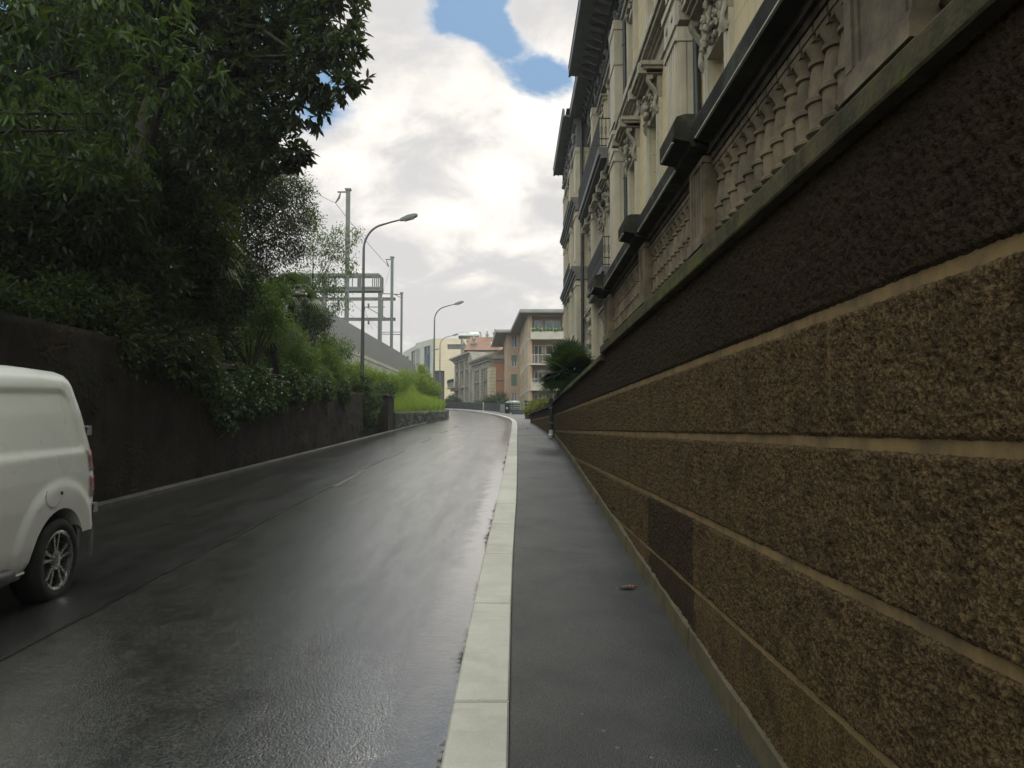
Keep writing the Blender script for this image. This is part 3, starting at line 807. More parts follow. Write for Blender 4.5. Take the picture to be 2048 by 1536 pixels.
mb = MB(); mb.tube([(.95, 20.42, zR(20.4) + .22), (.95, 20.42, zR(20.4) + .08), (.90, 20.30, zR(20.3) + .035)], .062, 10); mb.build('shoe', M['post_white'], pipe, angle=40)
for z in (1.75, 2.15):
    mb = MB(); mb.box(.885, 1.015, 20.35, 20.49, z, z + .035); mb.build('bracket', M['galv'], pipe)

# garden terrace behind the wall
tag(np_mesh('terrace', [(1.34, -12, 2.44), (30, -12, 2.44), (30, 20, 2.44), (1.34, 20, 2.44), (1.1, 32, 2.2), (30, 32, 2.2), (3, 60, 3.2), (30, 60, 3.2)],
            [(0, 1, 2, 3), (3, 2, 5, 4), (4, 5, 7, 6)], M['soil']), 'planted terrace behind the street wall', 'terrace', kind='structure')

# ------------------------------------------------------------------ balustrade
bal = thing('balustrade', 'weathered stone balustrade with black lichened handrail on the street wall', 'balustrade', (1.12, 4, 2.57))
PED = [(.30, .58), (1.86, 2.22), (3.98, 4.26), (5.86, 6.06), (8.15, 8.50)]
prof = [(.050, 0), (.048, .012), (.030, .022), (.028, .034), (.045, .066), (.055, .072), (.056, .084), (.050, .090), (.043, .092), (.045, .13), (.047, .176), (.056, .180), (.057, .195), (.052, .201), (.045, .203), (.043, .245), (.036, .295), (.032, .318), (.043, .322), (.043, .336), (.033, .342), (.036, .36), (.048, .385), (.050, .395)]
def rings():
    m = MB()
    m.lathe([(r * 1.12, z + .008) for r, z in prof], n=18)
    m.box(-.054, .054, -.054, .054, .0, .02); m.box(-.050, .050, -.050, .050, .401, .425); m.box(-.056, .056, -.056, .056, .425, .455)
    return m
b0 = rings().build('baluster', M['balustrade'], bal, local=True, angle=35)
first = True
for (p0, p1) in zip(PED[:-1], PED[1:]):
    nb = int(round((p1[0] - p0[1]) / .127)) - 0
    for k in range(nb):
        y = p0[1] + (p1[0] - p0[1]) * (k + .5) / nb
        if first: o = b0; first = False
        else:
            o = b0.copy(); COL.objects.link(o); o.parent = bal
        o.location = (1.10 - 1.12, y - 4, .0)
for (a, b) in PED:
    mb = MB()
    mb.box(.975, 1.25, a - .03, b + .03, 2.573, 2.63)
    mb.box(.988, 1.245, a - .015, b + .015, 2.63, 2.655)
    mb.box(1.0, 1.24, a, b, 2.655, 3.06)
    mb.box(.99, 1.245, a - .012, b + .012, 3.02, 3.05)
    mb.box(.986, .9995, b - .045, b, 2.656, 3.02); mb.box(.993, .9995, b - .075, b - .052, 2.66, 3.02); mb.box(.993, .9995, a + .02, a + .05, 2.66, 3.02)
    # half balusters against the pedestal sides
    mb.build('pedestal', M['balustrade'], bal)
mb = MB()
hp = [(.02, 3.06), (.065, 3.075), (.075, 3.10), (.155, 3.115), (.16, 3.125), (.16, 3.205), (.145, 3.235), (.10, 3.25), (-.20, 3.25), (-.22, 3.115), (-.14, 3.10), (-.12, 3.06)]
hp = [(d_ - .02, z) for d_, z in hp]
pr = []
yy = -.3
runs = []
for (a, b) in PED: runs += [a - .06, b + .06]
edges = [.25] + [8.56]
cur = PED[0][0] - .06
segs = []
for i, (a, b) in enumerate(PED):
    segs.append((a - .06, b + .06, .10))
    if i < len(PED) - 1: segs.append((b + .06, PED[i + 1][0] - .06, 0.0))
for (a, b, e) in segs:
    mb.sweep([(d_ + (e if d_ > .03 else 0), z + (.012 if e else 0)) for d_, z in hp], [(1.07, a + .001, -1, 0), (1.07, b - .001, -1, 0)])
mb.build('handrail', M['handrail'], bal)
mb = MB()
for (a, b, e) in segs:
    q = 1.07 - (.14 + e) - .003
    mb.box(q, q + .012, a + .05, b - .05, 3.108 + (.012 if e else 0), 3.116 + (.012 if e else 0))
mb.build('drip_edge', M['drip'], bal)
# sooty leaf mouldings hanging under the rail
mb = MB()
for (p0, p1) in zip(PED[:-1], PED[1:]):
    nb = int(round((p1[0] - p0[1]) / .127))
    mb.box(1.035, 1.165, p0[1] + .005, p1[0] - .005, 3.026, 3.06); mb.box(1.015, 1.185, p0[1] + .005, p1[0] - .005, 3.06, 3.112)
mb.build('rail_moulding', M['sooty'], bal)

for o_ in (wall, bal):
    o_.rotation_euler.z = -.006; o_.location.x += .006 * o_.location.y
pipe.location.x += .10

# ------------------------------------------------------------------ left side: damp wall, gate piers, low stone wall, banks
def rough_wall(name, parent, line, z0, z1, step, rows, amp, mat, thick=.5):
    """a wall face following a polyline, built as a bumpy grid with a capped top; the face looks to the right of travel"""
    pts = []
    for (a, b) in zip(line[:-1], line[1:]):
        a, b = np.array(a, float), np.array(b, float); L = np.linalg.norm(b - a); m = max(1, int(L / step))
        for i in range(m): pts.append(a + (b - a) * i / m)
    pts.append(np.array(line[-1], float)); pts = np.array(pts)
    tn = np.gradient(pts, axis=0); tn /= np.linalg.norm(tn, axis=1)[:, None]
    nn = np.stack([tn[:, 1], -tn[:, 0]], 1)
    off = world_loc(parent)
    V = []
    nr = rows + 3
    for i, p in enumerate(pts):
        a, b = z0(p[1]) - .3, z1(p[1]) + .03 * mnoise.noise(Vector((p[1] * .8, 3, 1)))
        for j in range(rows + 1):
            z = a + (b - a) * j / rows
            q = Vector((p[0] * 2.2, p[1] * 2.2, z * 2.6))
            dd = amp * (mnoise.noise(q) + .6 * mnoise.noise(q * 3.1) + .3 * mnoise.noise(q * 7.3))
            V.append((p[0] + nn[i, 0] * dd - off.x, p[1] + nn[i, 1] * dd - off.y, z - off.z))
        for (t, dz) in ((thick, .02), (thick, -1.2)):
            V.append((p[0] - nn[i, 0] * t - off.x, p[1] - nn[i, 1] * t - off.y, b + dz - off.z))
    m = len(pts)
    Fq = [(i * nr + j, (i + 1) * nr + j, (i + 1) * nr + j + 1, i * nr + j + 1) for i in range(m - 1) for j in range(nr - 1)]
    return np_mesh(name, V, Fq, mat, parent, smooth=True)
WTOP = lerp_tab([(-14, 3.0), (15, 3.0), (22, 3.0), (27, 2.95), (34, 3.1), (40, 3.2)])
lw = thing('boundary_wall', 'tall damp dark stone wall opposite the pavement, ivy hanging over it', 'wall', (-6.1, 14, .6))
rough_wall('wall_body', lw, [(-6.10, -14), (-6.08, 0), (-6.05, 20), (-5.98, 30.5)], zL, WTOP, .13, 26, .035, M['leftwall'])
gp = thing('gate_pier', 'ivy buried stone pier and recess at the end of the damp wall', 'pier', (-6.2, 32, 1.3))
rough_wall('wall_body', gp, [(-6.40, 30.5), (-6.38, 36.2)], zL, lambda y: 2.9, .12, 20, .04, M['leftwall'])
mb = MB(); mb.box(-6.75, -6.42, 29.2, 30.3, 2.97, 3.28); mb.build('parapet_block', M['leftwall'], gp)
gp2 = thing('gate_pier', 'square stone pier with flat cap beside the low rubble wall', 'pier', (-6.1, 37, 1.45))
mb = MB(); mb.chbox(-6.6, -5.90, 36.2, 38.0, 1.0, 3.15, .04); mb.build('shaft', M['leftwall'], gp2)
mb = MB(); mb.chbox(-6.66, -5.83, 36.12, 38.08, 3.15, 3.27, .03); mb.build('cap', M['rubble'], gp2)
lowz = lambda y: float(np.interp(y, [38, 47, 55, 60, 70, 80, 90], [2.42, 2.68, 2.92, 3.15, 3.6, 4.0, 4.4]))
sw = thing('rubble_wall', 'low rubble stone wall curving round the grass bank', 'wall', (-5, 50, 2))
Ls = [tuple(p - np.array((.0, 0))) for p in Lk if 38.0 <= p[1] <= 86]
rough_wall('wall_body', sw, [(-5.88, 38.0)] + Ls, zL, lowz, .22, 9, .10, M['rubble'], .5)

# planted terrace (left), grass bank
def bank(name, rows, mat, label, cat):
    V = []; n = len(rows[0])
    for r in rows: V += r
    Fq = [(j * n + i, j * n + i + 1, (j + 1) * n + i + 1, (j + 1) * n + i) for j in range(len(rows) - 1) for i in range(n - 1)]
    o = np_mesh(name, V, Fq, mat, smooth=True)
    if o.data.polygons[0].normal.z < 0: o.data.flip_normals()
    return tag(o, label, cat, kind='structure')
bank('garden_soil', [[(-6.5, y, 2.88), (-9, y, 3.3), (-13.3, y, 5.2 + max(0, min(1, (y - 20) / 20)) * 1.5)] for y in (-14, 0, 10, 20, 28, 36)], M['soil'], 'dark planted soil behind the damp wall', 'garden bed')
FX = -13.2
def bank_row(p):
    z0 = lowz(p[1]) - .06
    x1 = FX + .1 if p[1] < 78 else min(FX + .1, p[0] - 6)
    ztop = 6.0
    yb = p[1] + (0 if p[1] < 60 else (p[1] - 60) * .9)
    R = []
    for t in np.linspace(0, 1, 9):
        R.append((p[0] - .35 + (x1 - p[0] + .35) * t, p[1] + (yb - p[1]) * t, z0 + (ztop - z0) * (t ** .85) + .12 * mnoise.noise(Vector((p[0] * .5 + t * 4, p[1] * .3, 1)))))
    return R
brow = [bank_row(np.array(p)) for p in [(-5.9, 34.5), (-5.88, 38)] + [q for q in Ls[::2]]]
bank('grass_bank', brow, M['turf'], 'steep green bank rising to the railway wall', 'bank')
# ------------------------------------------------------------------ facades
def facade(mb, o, u, n, L0, L1, z0, z1, holes, depth):
    """wall plane with real openings and their reveals"""
    us = sorted({L0, L1} | {h[0] for h in holes} | {h[1] for h in holes}); zs = sorted({z0, z1} | {h[2] for h in holes} | {h[3] for h in holes})
    def P(a, b, z): return (o[0] + u[0] * a + n[0] * b, o[1] + u[1] * a + n[1] * b, z)
    for a, b in zip(us[:-1], us[1:]):
        for c, d_ in zip(zs[:-1], zs[1:]):
            m, q = (a + b) / 2, (c + d_) / 2
            if any(h[0] < m < h[1] and h[2] < q < h[3] for h in holes): continue
            mb.quad(P(a, 0, c), P(b, 0, c), P(b, 0, d_), P(a, 0, d_))
    for (a, b, c, d_) in holes:
        mb.quad(P(a, 0, c), P(a, -depth, c), P(a, -depth, d_), P(a, 0, d_)); mb.quad(P(b, 0, c), P(b, 0, d_), P(b, -depth, d_), P(b, -depth, c))
        mb.quad(P(a, 0, d_), P(a, -depth, d_), P(b, -depth, d_), P(b, 0, d_)); mb.quad(P(a, 0, c), P(b, 0, c), P(b, -depth, c), P(a, -depth, c))

def sash(parent, o, u, n, a, b, c, d_, depth, frame=M['sash'], bars=1, pane=M['glass'], t=.06, name='window'):
    """a window part (its wooden frame) with the pane as its sub-part, set back in the reveal"""
    m = MB(); q = -depth
    m.ob(o, u, n, a, a + t, q, q + .06, c, d_); m.ob(o, u, n, b - t, b, q, q + .06, c, d_)
    m.ob(o, u, n, a + t, b - t, q, q + .06, d_ - t, d_); m.ob(o, u, n, a + t, b - t, q, q + .06, c, c + t)
    for k in range(bars):
        x = a + (b - a) * (k + 1) / (bars + 1); m.ob(o, u, n, x - t / 2, x + t / 2, q, q + .055, c + t, d_ - t)
    wn = m.build(name, frame, parent)
    g = MB(); g.ob(o, u, n, a + .005, b - .005, q - .02, q - .003, c + .005, d_ - .005); g.build('pane', pane, wn)
    return wn

# ------------------------------------------------------------------ the two ornate palazzi on the right
PX = 3.75
PO, PU, PN = (PX, 0.0), (0.0, 1.0), (-1.0, 0.0)
def carved_lumps(m, a, b, out0, z0, z1, cnt, r=.09):
    for k in range(cnt):
        s = random.uniform(.6, 1.3) * r
        y = random.uniform(a, b); z = random.uniform(z0, z1)
        m.blob((PX - out0 - random.uniform(0, .10), y, z), (s * .9, s, s * random.uniform(.8, 1.6)), 7, 5, .3)
def scroll(m, y, z, out, h, wdt=.09):
    """S-scroll bracket seen from the side"""
    pts = []
    for k in range(15):
        t = k / 14
        pts.append((PX - out * (.35 + .65 * t ** 1.5) - .05 * math.sin(t * 9), y, z + h * t))
    for e in (-.06, -.02, .02, .06): m.tube([(p[0], p[1] + e, p[2]) for p in pts], [.030 + .012 * math.sin(k * .9) ** 2 for k in range(15)], 6)
    m.tube([(PX - out * .85, y - wdt, z + h * .93), (PX - out * .85, y + wdt, z + h * .93)], .065, 9)
    m.tube([(PX - out * .38, y - wdt, z + h * .1), (PX - out * .38, y + wdt, z + h * .1)], .045, 9)
def noble_window(root, c, z0, z1, w=1.15, off=0.0, heavy=True):
    a, b = c - w / 2, c + w / 2
    o = (PX - off, 0.0)
    wn = MB()
    wn.ob(o, PU, PN, a - .24, a - .003, .0, .10, z0, z1 + .22); wn.ob(o, PU, PN, b + .003, b + .24, .0, .10, z0, z1 + .22)
    wn.ob(o, PU, PN, a - .17, a - .06, .10, .135, z0, z1 + .15); wn.ob(o, PU, PN, b + .06, b + .17, .10, .135, z0, z1 + .15)
    wn.ob(o, PU, PN, a - .002, b + .002, .0, .10, z1 + .003, z1 + .22)
    wn.ob(o, PU, PN, a - .30, b + .30, .0, .26, z0 - .16, z0 - .003)
    for q in (a - .14, b + .02): wn.ob(o, PU, PN, q, q + .12, .0, .18, z0 - .42, z0 - .163)
    part = wn.build('window', M['stucco'], root)
    s = MB(); t = .07; q = -.24
    s.ob(o, PU, PN, a, a + t, q, q + .06, z0, z1); s.ob(o, PU, PN, b - t, b, q, q + .06, z0, z1); s.ob(o, PU, PN, a + t, b - t, q, q + .06, z1 - t, z1)
    s.ob(o, PU, PN, c - t / 2, c + t / 2, q, q + .06, z0, z1 - t); s.ob(o, PU, PN, a + t, c - t / 2, q, q + .05, z1 - .7, z1 - .64); s.ob(o, PU, PN, c + t / 2, b - t, q, q + .05, z1 - .7, z1 - .64)
    s.build('frame', M['sash'], part)
    g = MB(); g.ob(o, PU, PN, a + .004, b - .004, q - .03, q - .004, z0, z1 - .004); g.build('pane', M['glass'], part)
    p = MB()
    if heavy:
        zt = z1 + .24
        for y in (a - .16, b + .16): scroll(p, y, z1 - .15, .34 + off, .95)
        p.ob(o, PU, PN, a - .22, b + .22, .0, .12, zt, zt + .55)
        carved_lumps(p, a - .1, b + .1, .13 + off, z1 + .02, zt + .55, 60, .050)
        carved_lumps(p, c - .18, c + .18, .22 + off, z1 - .1, zt + .5, 16, .065)
        for (e, f, zz, zz2) in ((.30, .40, .57, .65), (.36, .48, .653, .72), (.42, .55, .723, .83)):
            p.ob(o, PU, PN, a - e, b + e, .0, f, zt + zz, zt + zz2)
        for y in (a - .18, b + .18):
            p.ob(o, PU, PN, y - .12, y + .12, .0, .60, zt + .56, zt + .835)
    else:
        p.ob(o, PU, PN, a - .30, b + .30, .0, .20, z1 + .225, z1 + .34); p.ob(o, PU, PN, a - .36, b + .36, .0, .28, z1 + .343, z1 + .42)
        carved_lumps(p, a - .25, b + .25, .08, z1 + .10, z1 + .22, 9, .06)
    p.build('pediment', M['carved'], part)
    return part
def pilaster(root, y0, y1, z0, zc, out, z2=None):
    """fluted pilaster with a volute capital; y1 side seen along the street, y0 side faces down the street"""
    m = MB(); o = PO
    m.ob(o, PU, PN, y0, y1, .0, out - .03, z0, zc)
    k = 5
    for i in range(k):                                     # raised fillets on the street face
        a = y0 + .06 + (y1 - y0 - .12) * i / k; b = a + (y1 - y0 - .12) / k * .55
        m.ob(o, PU, PN, a, b, out - .03, out, z0 + .2, zc - .35)
    for i in range(2):                                     # and on the return
        a = .06 + (out - .15) * i / 2; m.ob(o, PU, PN, y0 - .02, y0, a + .03, a + (out - .15) / 2 - .03 + .03, z0 + .2, zc - .35)
    m.ob(o, PU, PN, y0 - .015, y1 + .015, .0, out + .015, z0, z0 + .2)
    m.ob(o, PU, PN, y0 - .035, y1 + .035, .0, out + .03, zc - .33, zc - .28)
    m.ob(o, PU, PN, y0 - .025, y1 + .025, .0, out + .01, zc, zc + .55)
    m.ob(o, PU, PN, y0 - .06, y1 + .06, .0, out + .06, zc + .55, zc + .68)
    for x in (out * .32, out * .70):                        # volutes on the return face
        m.lathe([(.085, 0), (.085, .03), (.055, .03), (.055, .015), (.025, .015), (.025, .035)], (PX - x, y0 - .028, zc + .30), 12, 'y')
    for y in (y0 + .25, y1 - .25):
        m.lathe([(.09, -.03), (.09, 0)], (PX - out - .012, y, zc + .30), 12, 'x')
    if z2:
        m.ob(o, PU, PN, y0 + .03, y1 - .03, .0, out - .05, zc + 1.0, z2)
        m.ob(o, PU, PN, y0 + .01, y1 - .01, .0, out - .02, zc + 1.0, zc + 1.22)
        m.ob(o, PU, PN, y0 - .01, y1 + .01, .0, out - .02, zc + 2.9, zc + 3.0); m.ob(o, PU, PN, y0 - .01, y1 + .01, .0, out - .02, z2 - .3, z2)
    return m.build('pilaster', M['stucco'], root)
def string_course(root, y0, y1, z, off=0.0, dark=False):
    m = MB(); o = (PX - off, 0)
    for (p, a, b) in ((.06, -.42, -.05), (.14, -.047, .03), (.22, .033, .10), (.34, .103, .22), (.40, .223, .32)):
        m.ob(o, PU, PN, y0, y1, .0, p, z + a, z + b)
    return m.build('string_course', M['balc'] if dark else M['carved'], root)
def drain(root, y, x, z0, z1, lab=None):
    m = MB(); m.tube([(x, y, z0), (x, y, z1)], .075, 10)
    for k in range(int((z1 - z0) / 2.2)): m.tube([(x, y, z0 + 1 + k * 2.2), (x, y, z0 + 1.06 + k * 2.2)], .095, 10)
    return m.build('drainpipe', M['pipe'], root, angle=40)
def railing(root, y0, y1, x0, xw, z, h, dense=.12, name='balcony_railing'):
    m = MB()
    for zz in (z + .06, z + .30, z + h - .03):
        m.box(x0 - .015, x0 + .015, y0, y1, zz - .015, zz + .015); m.box(x0 + .015, xw, y0, y0 + .03, zz - .015, zz + .015); m.box(x0 + .015, xw, y1 - .03, y1, zz - .015, zz + .015)
    nn = int((y1 - y0) / dense)
    for k in range(nn + 1):
        y = y0 + .015 + (y1 - y0 - .03) * k / nn
        m.tube([(x0, y, z), (x0, y, z + h)], .012, 5)
        if k < nn: 
            yc = y + dense / 2
            m.tube([(x0, yc + .04 * math.cos(w), z + .5 + .10 * math.sin(w)) for w in np.linspace(0, 6.3, 9)], .008, 4)
    for k in range(5):
        x = x0 + (xw - x0) * (k + .5) / 5
        m.tube([(x, y0 + .015, z), (x, y0 + .015, z + h)], .012, 5)
        m.tube([(x + .035 * math.cos(w), y0 + .015, z + .6 + .16 * math.sin(w)) for w in np.linspace(0, 6.3, 9)], .008, 4)
    return m.build(name, M['iron'], root)
def eave(root, y0, y1, xe, z, end0=True, end1=True):
    m = MB()
    m.box(xe, PX + .6, y0, y1, z - .06, z)                        # boards
    m.box(xe - .04, xe + .05, y0 - .02, y1 + .02, z - .10, z + .26)  # fascia and gutter
    m.box(xe + .22, xe + .28, y0, y1, z - .10, z - .062)
    m.box(xe - .06, xe + .02, y0, y1, z + .262, z + .32)
    ev = m.build('eave', M['eave'], root)
    y = y0 + .35
    while y < y1 - .1:
        br = MB(); br.hexa([(xe + .50, y - .07, z - .20), (PX - .35, y - .07, z - .42), (PX - .35, y + .07, z - .42), (xe + .50, y + .07, z - .20),
                 (xe + .42, y - .07, z - .062), (PX - .35, y - .07, z - .062), (PX - .35, y + .07, z - .062), (xe + .42, y + .07, z - .062)])
        y += .62; br.build('eave_bracket', M['frieze'], ev)
    return ev
def top_frieze(root, y0, y1, z0, z1, off=0.0):
    m = MB(); o = (PX - off, 0)
    m.ob(o, PU, PN, y0, y1, .0, .10, z0, z1); m.ob(o, PU, PN, y0, y1, .10, .22, z1 - .35, z1 - .003); m.ob(o, PU, PN, y0, y1, .10, .20, z0, z0 + .12)
    y = y0 + .05
    while y < y1 - .1:                                            # dentils
        m.ob(o, PU, PN, y, y + .10, .10, .20, z0 + .42, z0 + .56); y += .21
    fr = m.build('frieze', M['frieze'], root)
    y = y0 + .6
    while y < y1 - .5:
        c = MB(); carved_lumps(c, y - .3, y + .3, .12 + off, z0 + .62, z1 - .40, 7, .09); y += 1.25
        c.build('relief', M['balc'], fr)
    return fr

def palazzo(name, label, y0, y1, dz, cols, eave_parts, pils, drains, zbase=2.0, top=True):
    root = thing(name, label, 'building', (PX, (y0 + y1) / 2, zbase))
    Z = lambda z: z + dz
    holes = []
    for c in cols:
        holes += [(c - .575, c + .575, Z(7.1), Z(9.65)), (c - .5, c + .5, Z(12.05), Z(14.3)), (c - .55, c + .55, Z(3.6), Z(5.9))]
    m = MB(); facade(m, PO, PU, PN, y0, y1, zbase, Z(16.5), holes, .30)
    m.box(PX + .31, PX + 9, y0, y1, zbase, Z(16.4))
    m.build('wall', M['cream'], root)
    for c in cols:
        noble_window(root, c, Z(7.1), Z(9.65), 1.15)
        noble_window(root, c, Z(12.05), Z(14.3), 1.0, heavy=False)
        noble_window(root, c, Z(3.6), Z(5.9), 1.1, heavy=False)
    string_course(root, y0, y1, Z(11.2)); string_course(root, y0, y1, Z(6.55))
    top_frieze(root, y0, y1, Z(15.0), Z(16.44))
    for (a, b, x) in eave_parts: eave(root, a, b, x, Z(16.5))
    for (a, b, zc, z2) in pils: pilaster(root, a, b, zbase, zc, .45, z2)
    for (y, x) in drains: drain(root, y, x, zbase, Z(16.4))
    r = MB()
    r.hexa([(PX - .9, y0, Z(16.9)), (PX + 9, y0, Z(16.9)), (PX + 9, y1, Z(16.9)), (PX - .9, y1, Z(16.9)), (PX + 3, y0 + 3, Z(18.2)), (PX + 5, y0 + 3, Z(18.2)), (PX + 5, y1 - 3, Z(18.2)), (PX + 3, y1 - 3, Z(18.2))])
    r.build('roof', M['brown_tile'], root)
    return root
pa = palazzo('palazzo', 'cream ornate palazzo above the balustrade with fluted pilaster and volute capital', -6, 16.15, -1.15, [-3.5, 0, 3.4, 6.8, 9.9, 13.25], [(-6, 16.1, 2.45)], [(14.92, 15.95, 9.75, 14.2), (4.6, 5.6, 9.75, 14.2)], [(14.66, 3.66), (4.4, 3.66)])
pb = palazzo('palazzo', 'taller cream palazzo with iron balconies, deep dark eaves and drainpipe', 16.2, 35.45, 0, [19.3, 22.65, 27.3, 29.9, 33.3], [(16.2, 31.2, 2.42), (31.25, 35.45, 2.80)], [(24.2, 25.35, 10.6, 15.0), (31.0, 31.6, 10.6, 15.0)], [(23.95, 3.66)])
# balconies
m = MB()
for (p, a, b) in ((.78, 11.02, 11.28), (.70, 10.90, 11.017), (.48, 10.62, 10.897), (.30, 10.35, 10.617)): m.ob(PO, PU, PN, 25.6, 33.8, .0, p, a, b)
bl_ = m.build('balcony', M['balc'], pb); railing(bl_, 25.62, 33.75, PX - .74, PX, 11.28, 1.05)
m = MB()
for (p, a, b) in ((.50, 6.95, 7.12), (.36, 6.72, 6.947)): m.ob(PO, PU, PN, 25.5, 30.8, .402, .402 + p * .6, a, b)
m.ob(PO, PU, PN, 25.5, 30.8, .0, .40, 6.875, 7.12)
bl_ = m.build('balcony', M['balc'], pb); railing(bl_, 25.52, 30.75, PX - .66, PX, 7.12, 1.05, .09)
m = MB()
for k in range(46):
    z = 4.2 + 3.0 * k / 46
    m.blob((PX - .22 - .14 * math.sin(k * .8), 33.2 + random.uniform(-.5, .8), z), (.13, .15, .16), 7, 5, .4)
m.ob(PO, PU, PN, 32.8, 34.2, .0, .16, 3.6, 7.3)
m.build('carved_portal', M['carved'], pb)
# far projecting block of the same street front
FXB = 3.18
pc = thing('corner_palazzo', 'narrow corner palazzo with tall stacked pilasters beyond the iron balconies', 'building', (FXB, 39.5, 2.2))
o_, oo = PO, (FXB, 0.0)
holes = []
CC = [37.4, 39.7, 42.0]
for c in CC: holes += [(c - .5, c + .5, 6.3, 8.4), (c - .5, c + .5, 9.6, 11.7), (c - .5, c + .5, 12.9, 14.7), (c - .5, c + .5, 3.3, 5.4)]
m = MB(); facade(m, oo, PU, PN, 35.5, 43.6, 2.0, 16.5, holes, .28); m.box(FXB + .29, PX + 9, 35.5, 43.59, 2.0, 16.4); m.quad((FXB, 35.5, 2), (FXB + .3, 35.5, 2), (FXB + .3, 35.5, 16.5), (FXB, 35.5, 16.5)); m.quad((FXB, 43.6, 2), (FXB, 43.6, 16.5), (FXB + .3, 43.6, 16.5), (FXB + .3, 43.6, 2))
m.build('wall', M['cream'], pc)
for (a, b, c, d_) in holes:
    w_ = MB()
    w_.ob(oo, PU, PN, a - .2, a - .003, .0, .09, c, d_ + .2); w_.ob(oo, PU, PN, b + .003, b + .2, .0, .09, c, d_ + .2); w_.ob(oo, PU, PN, a, b, .0, .09, d_ + .003, d_ + .2); w_.ob(oo, PU, PN, a - .28, b + .28, .0, .2, d_ + .203, d_ + .32); w_.ob(oo, PU, PN, a - .25, b + .25, .0, .18, c - .15, c - .003)
    wp = w_.build('window', M['stucco'], pc)
    sg = MB(); sg.ob(oo, PU, PN, a, a + .06, -.2, -.14, c, d_); sg.ob(oo, PU, PN, b - .06, b, -.2, -.14, c, d_); sg.ob(oo, PU, PN, (a + b) / 2 - .03, (a + b) / 2 + .03, -.2, -.14, c, d_); sg.build('frame', M['sash'], wp)
    sg = MB(); sg.ob(oo, PU, PN, a, b, -.24, -.205, c, d_); sg.build('pane', M['glass'], wp)
for (a, b) in ((35.42, 36.3), (42.9, 43.66), (38.3, 38.75)):
    m = MB(); deep = .18 if a > 36 else .16
    for (z0, z1) in ((2.2, 8.6), (9.25, 11.9), (12.55, 15.0)):
        m.ob(oo, PU, PN, a, b, -.5, deep, z0, z1); m.ob(oo, PU, PN, a - .04, b + .04, -.5, deep + .04, z1 - .25, z1 - .05)
        m.ob(oo, PU, PN, a + .12, b - .12, deep, deep + .03, z0 + .3, z1 - .4)
        m.ob(oo, PU, PN, a - .03, b + .03, -.5, deep + .03, z0, z0 + .2)
    m.build('pilaster', M['stucco'], pc)
for z in (8.9, 12.2):
    m = MB()
    for (p, a, b) in ((.20, -.28, -.1), (.26, -.097, .08), (.34, .083, .2), (.40, .203, .34)): m.ob(oo, PU, PN, 35.3, 43.75, -.5, p, z + a, z + b)
    m.build('string_course', M['balc'], pc)
m = MB(); m.ob(oo, PU, PN, 35.4, 43.7, -.4, .12, 15.0, 16.44); m.ob(oo, PU, PN, 35.35, 43.75, -.4, .22, 16.1, 16.445)
fr = m.build('frieze', M['frieze'], pc)
for k in range(9):
    cl_ = MB(); carved_lumps(cl_, 35.9 + k * .9, 36.3 + k * .9, PX - FXB + .12, 15.3, 16.0, 6, .10); cl_.build('relief', M['balc'], fr)
eave(pc, 35.3, 43.75, 2.46, 16.5)
for (z, ya, yb) in ((9.25, 39.0, 43.4), (12.55, 39.0, 43.4)):
    m = MB(); m.ob(oo, PU, PN, ya, yb, .0, .24, z - .12, z); q = m.build('balcony', M['balc'], pc); railing(q, ya + .02, yb - .02, FXB - .22, FXB, z, .95, .14)
drain(pc, 35.3, FXB + .12, 2.2, 16.3)
r = MB(); r.hexa([(2.6, 35.4, 16.86), (12, 35.4, 16.86), (12, 43.7, 16.86), (2.6, 43.7, 16.86), (6, 38, 18.3), (9, 38, 18.3), (9, 41, 18.3), (6, 41, 18.3)]); r.build('roof', M['brown_tile'], pc)

# ------------------------------------------------------------------ the apartment block
ap = thing('apartment_block', 'four storey pinkish apartment block with corner balconies and wide flat eaves', 'building', (4, 96, 3.6))
ZS = [3.4, 6.17, 9.13, 12.1, 14.9]
A0, A1 = (1.85, 88.0), (1.05, 106.0)
Lf = math.hypot(A1[0] - A0[0], A1[1] - A0[1]); uL = ((A0[0] - A1[0]) / Lf, (A0[1] - A1[1]) / Lf); nL = (-abs(uL[1]), -abs(uL[0]) * 1.0)
nL = (-1 * abs(uL[1]), 0.0 - uL[0]); nn_ = math.hypot(*nL); nL = (nL[0] / nn_, nL[1] / nn_)
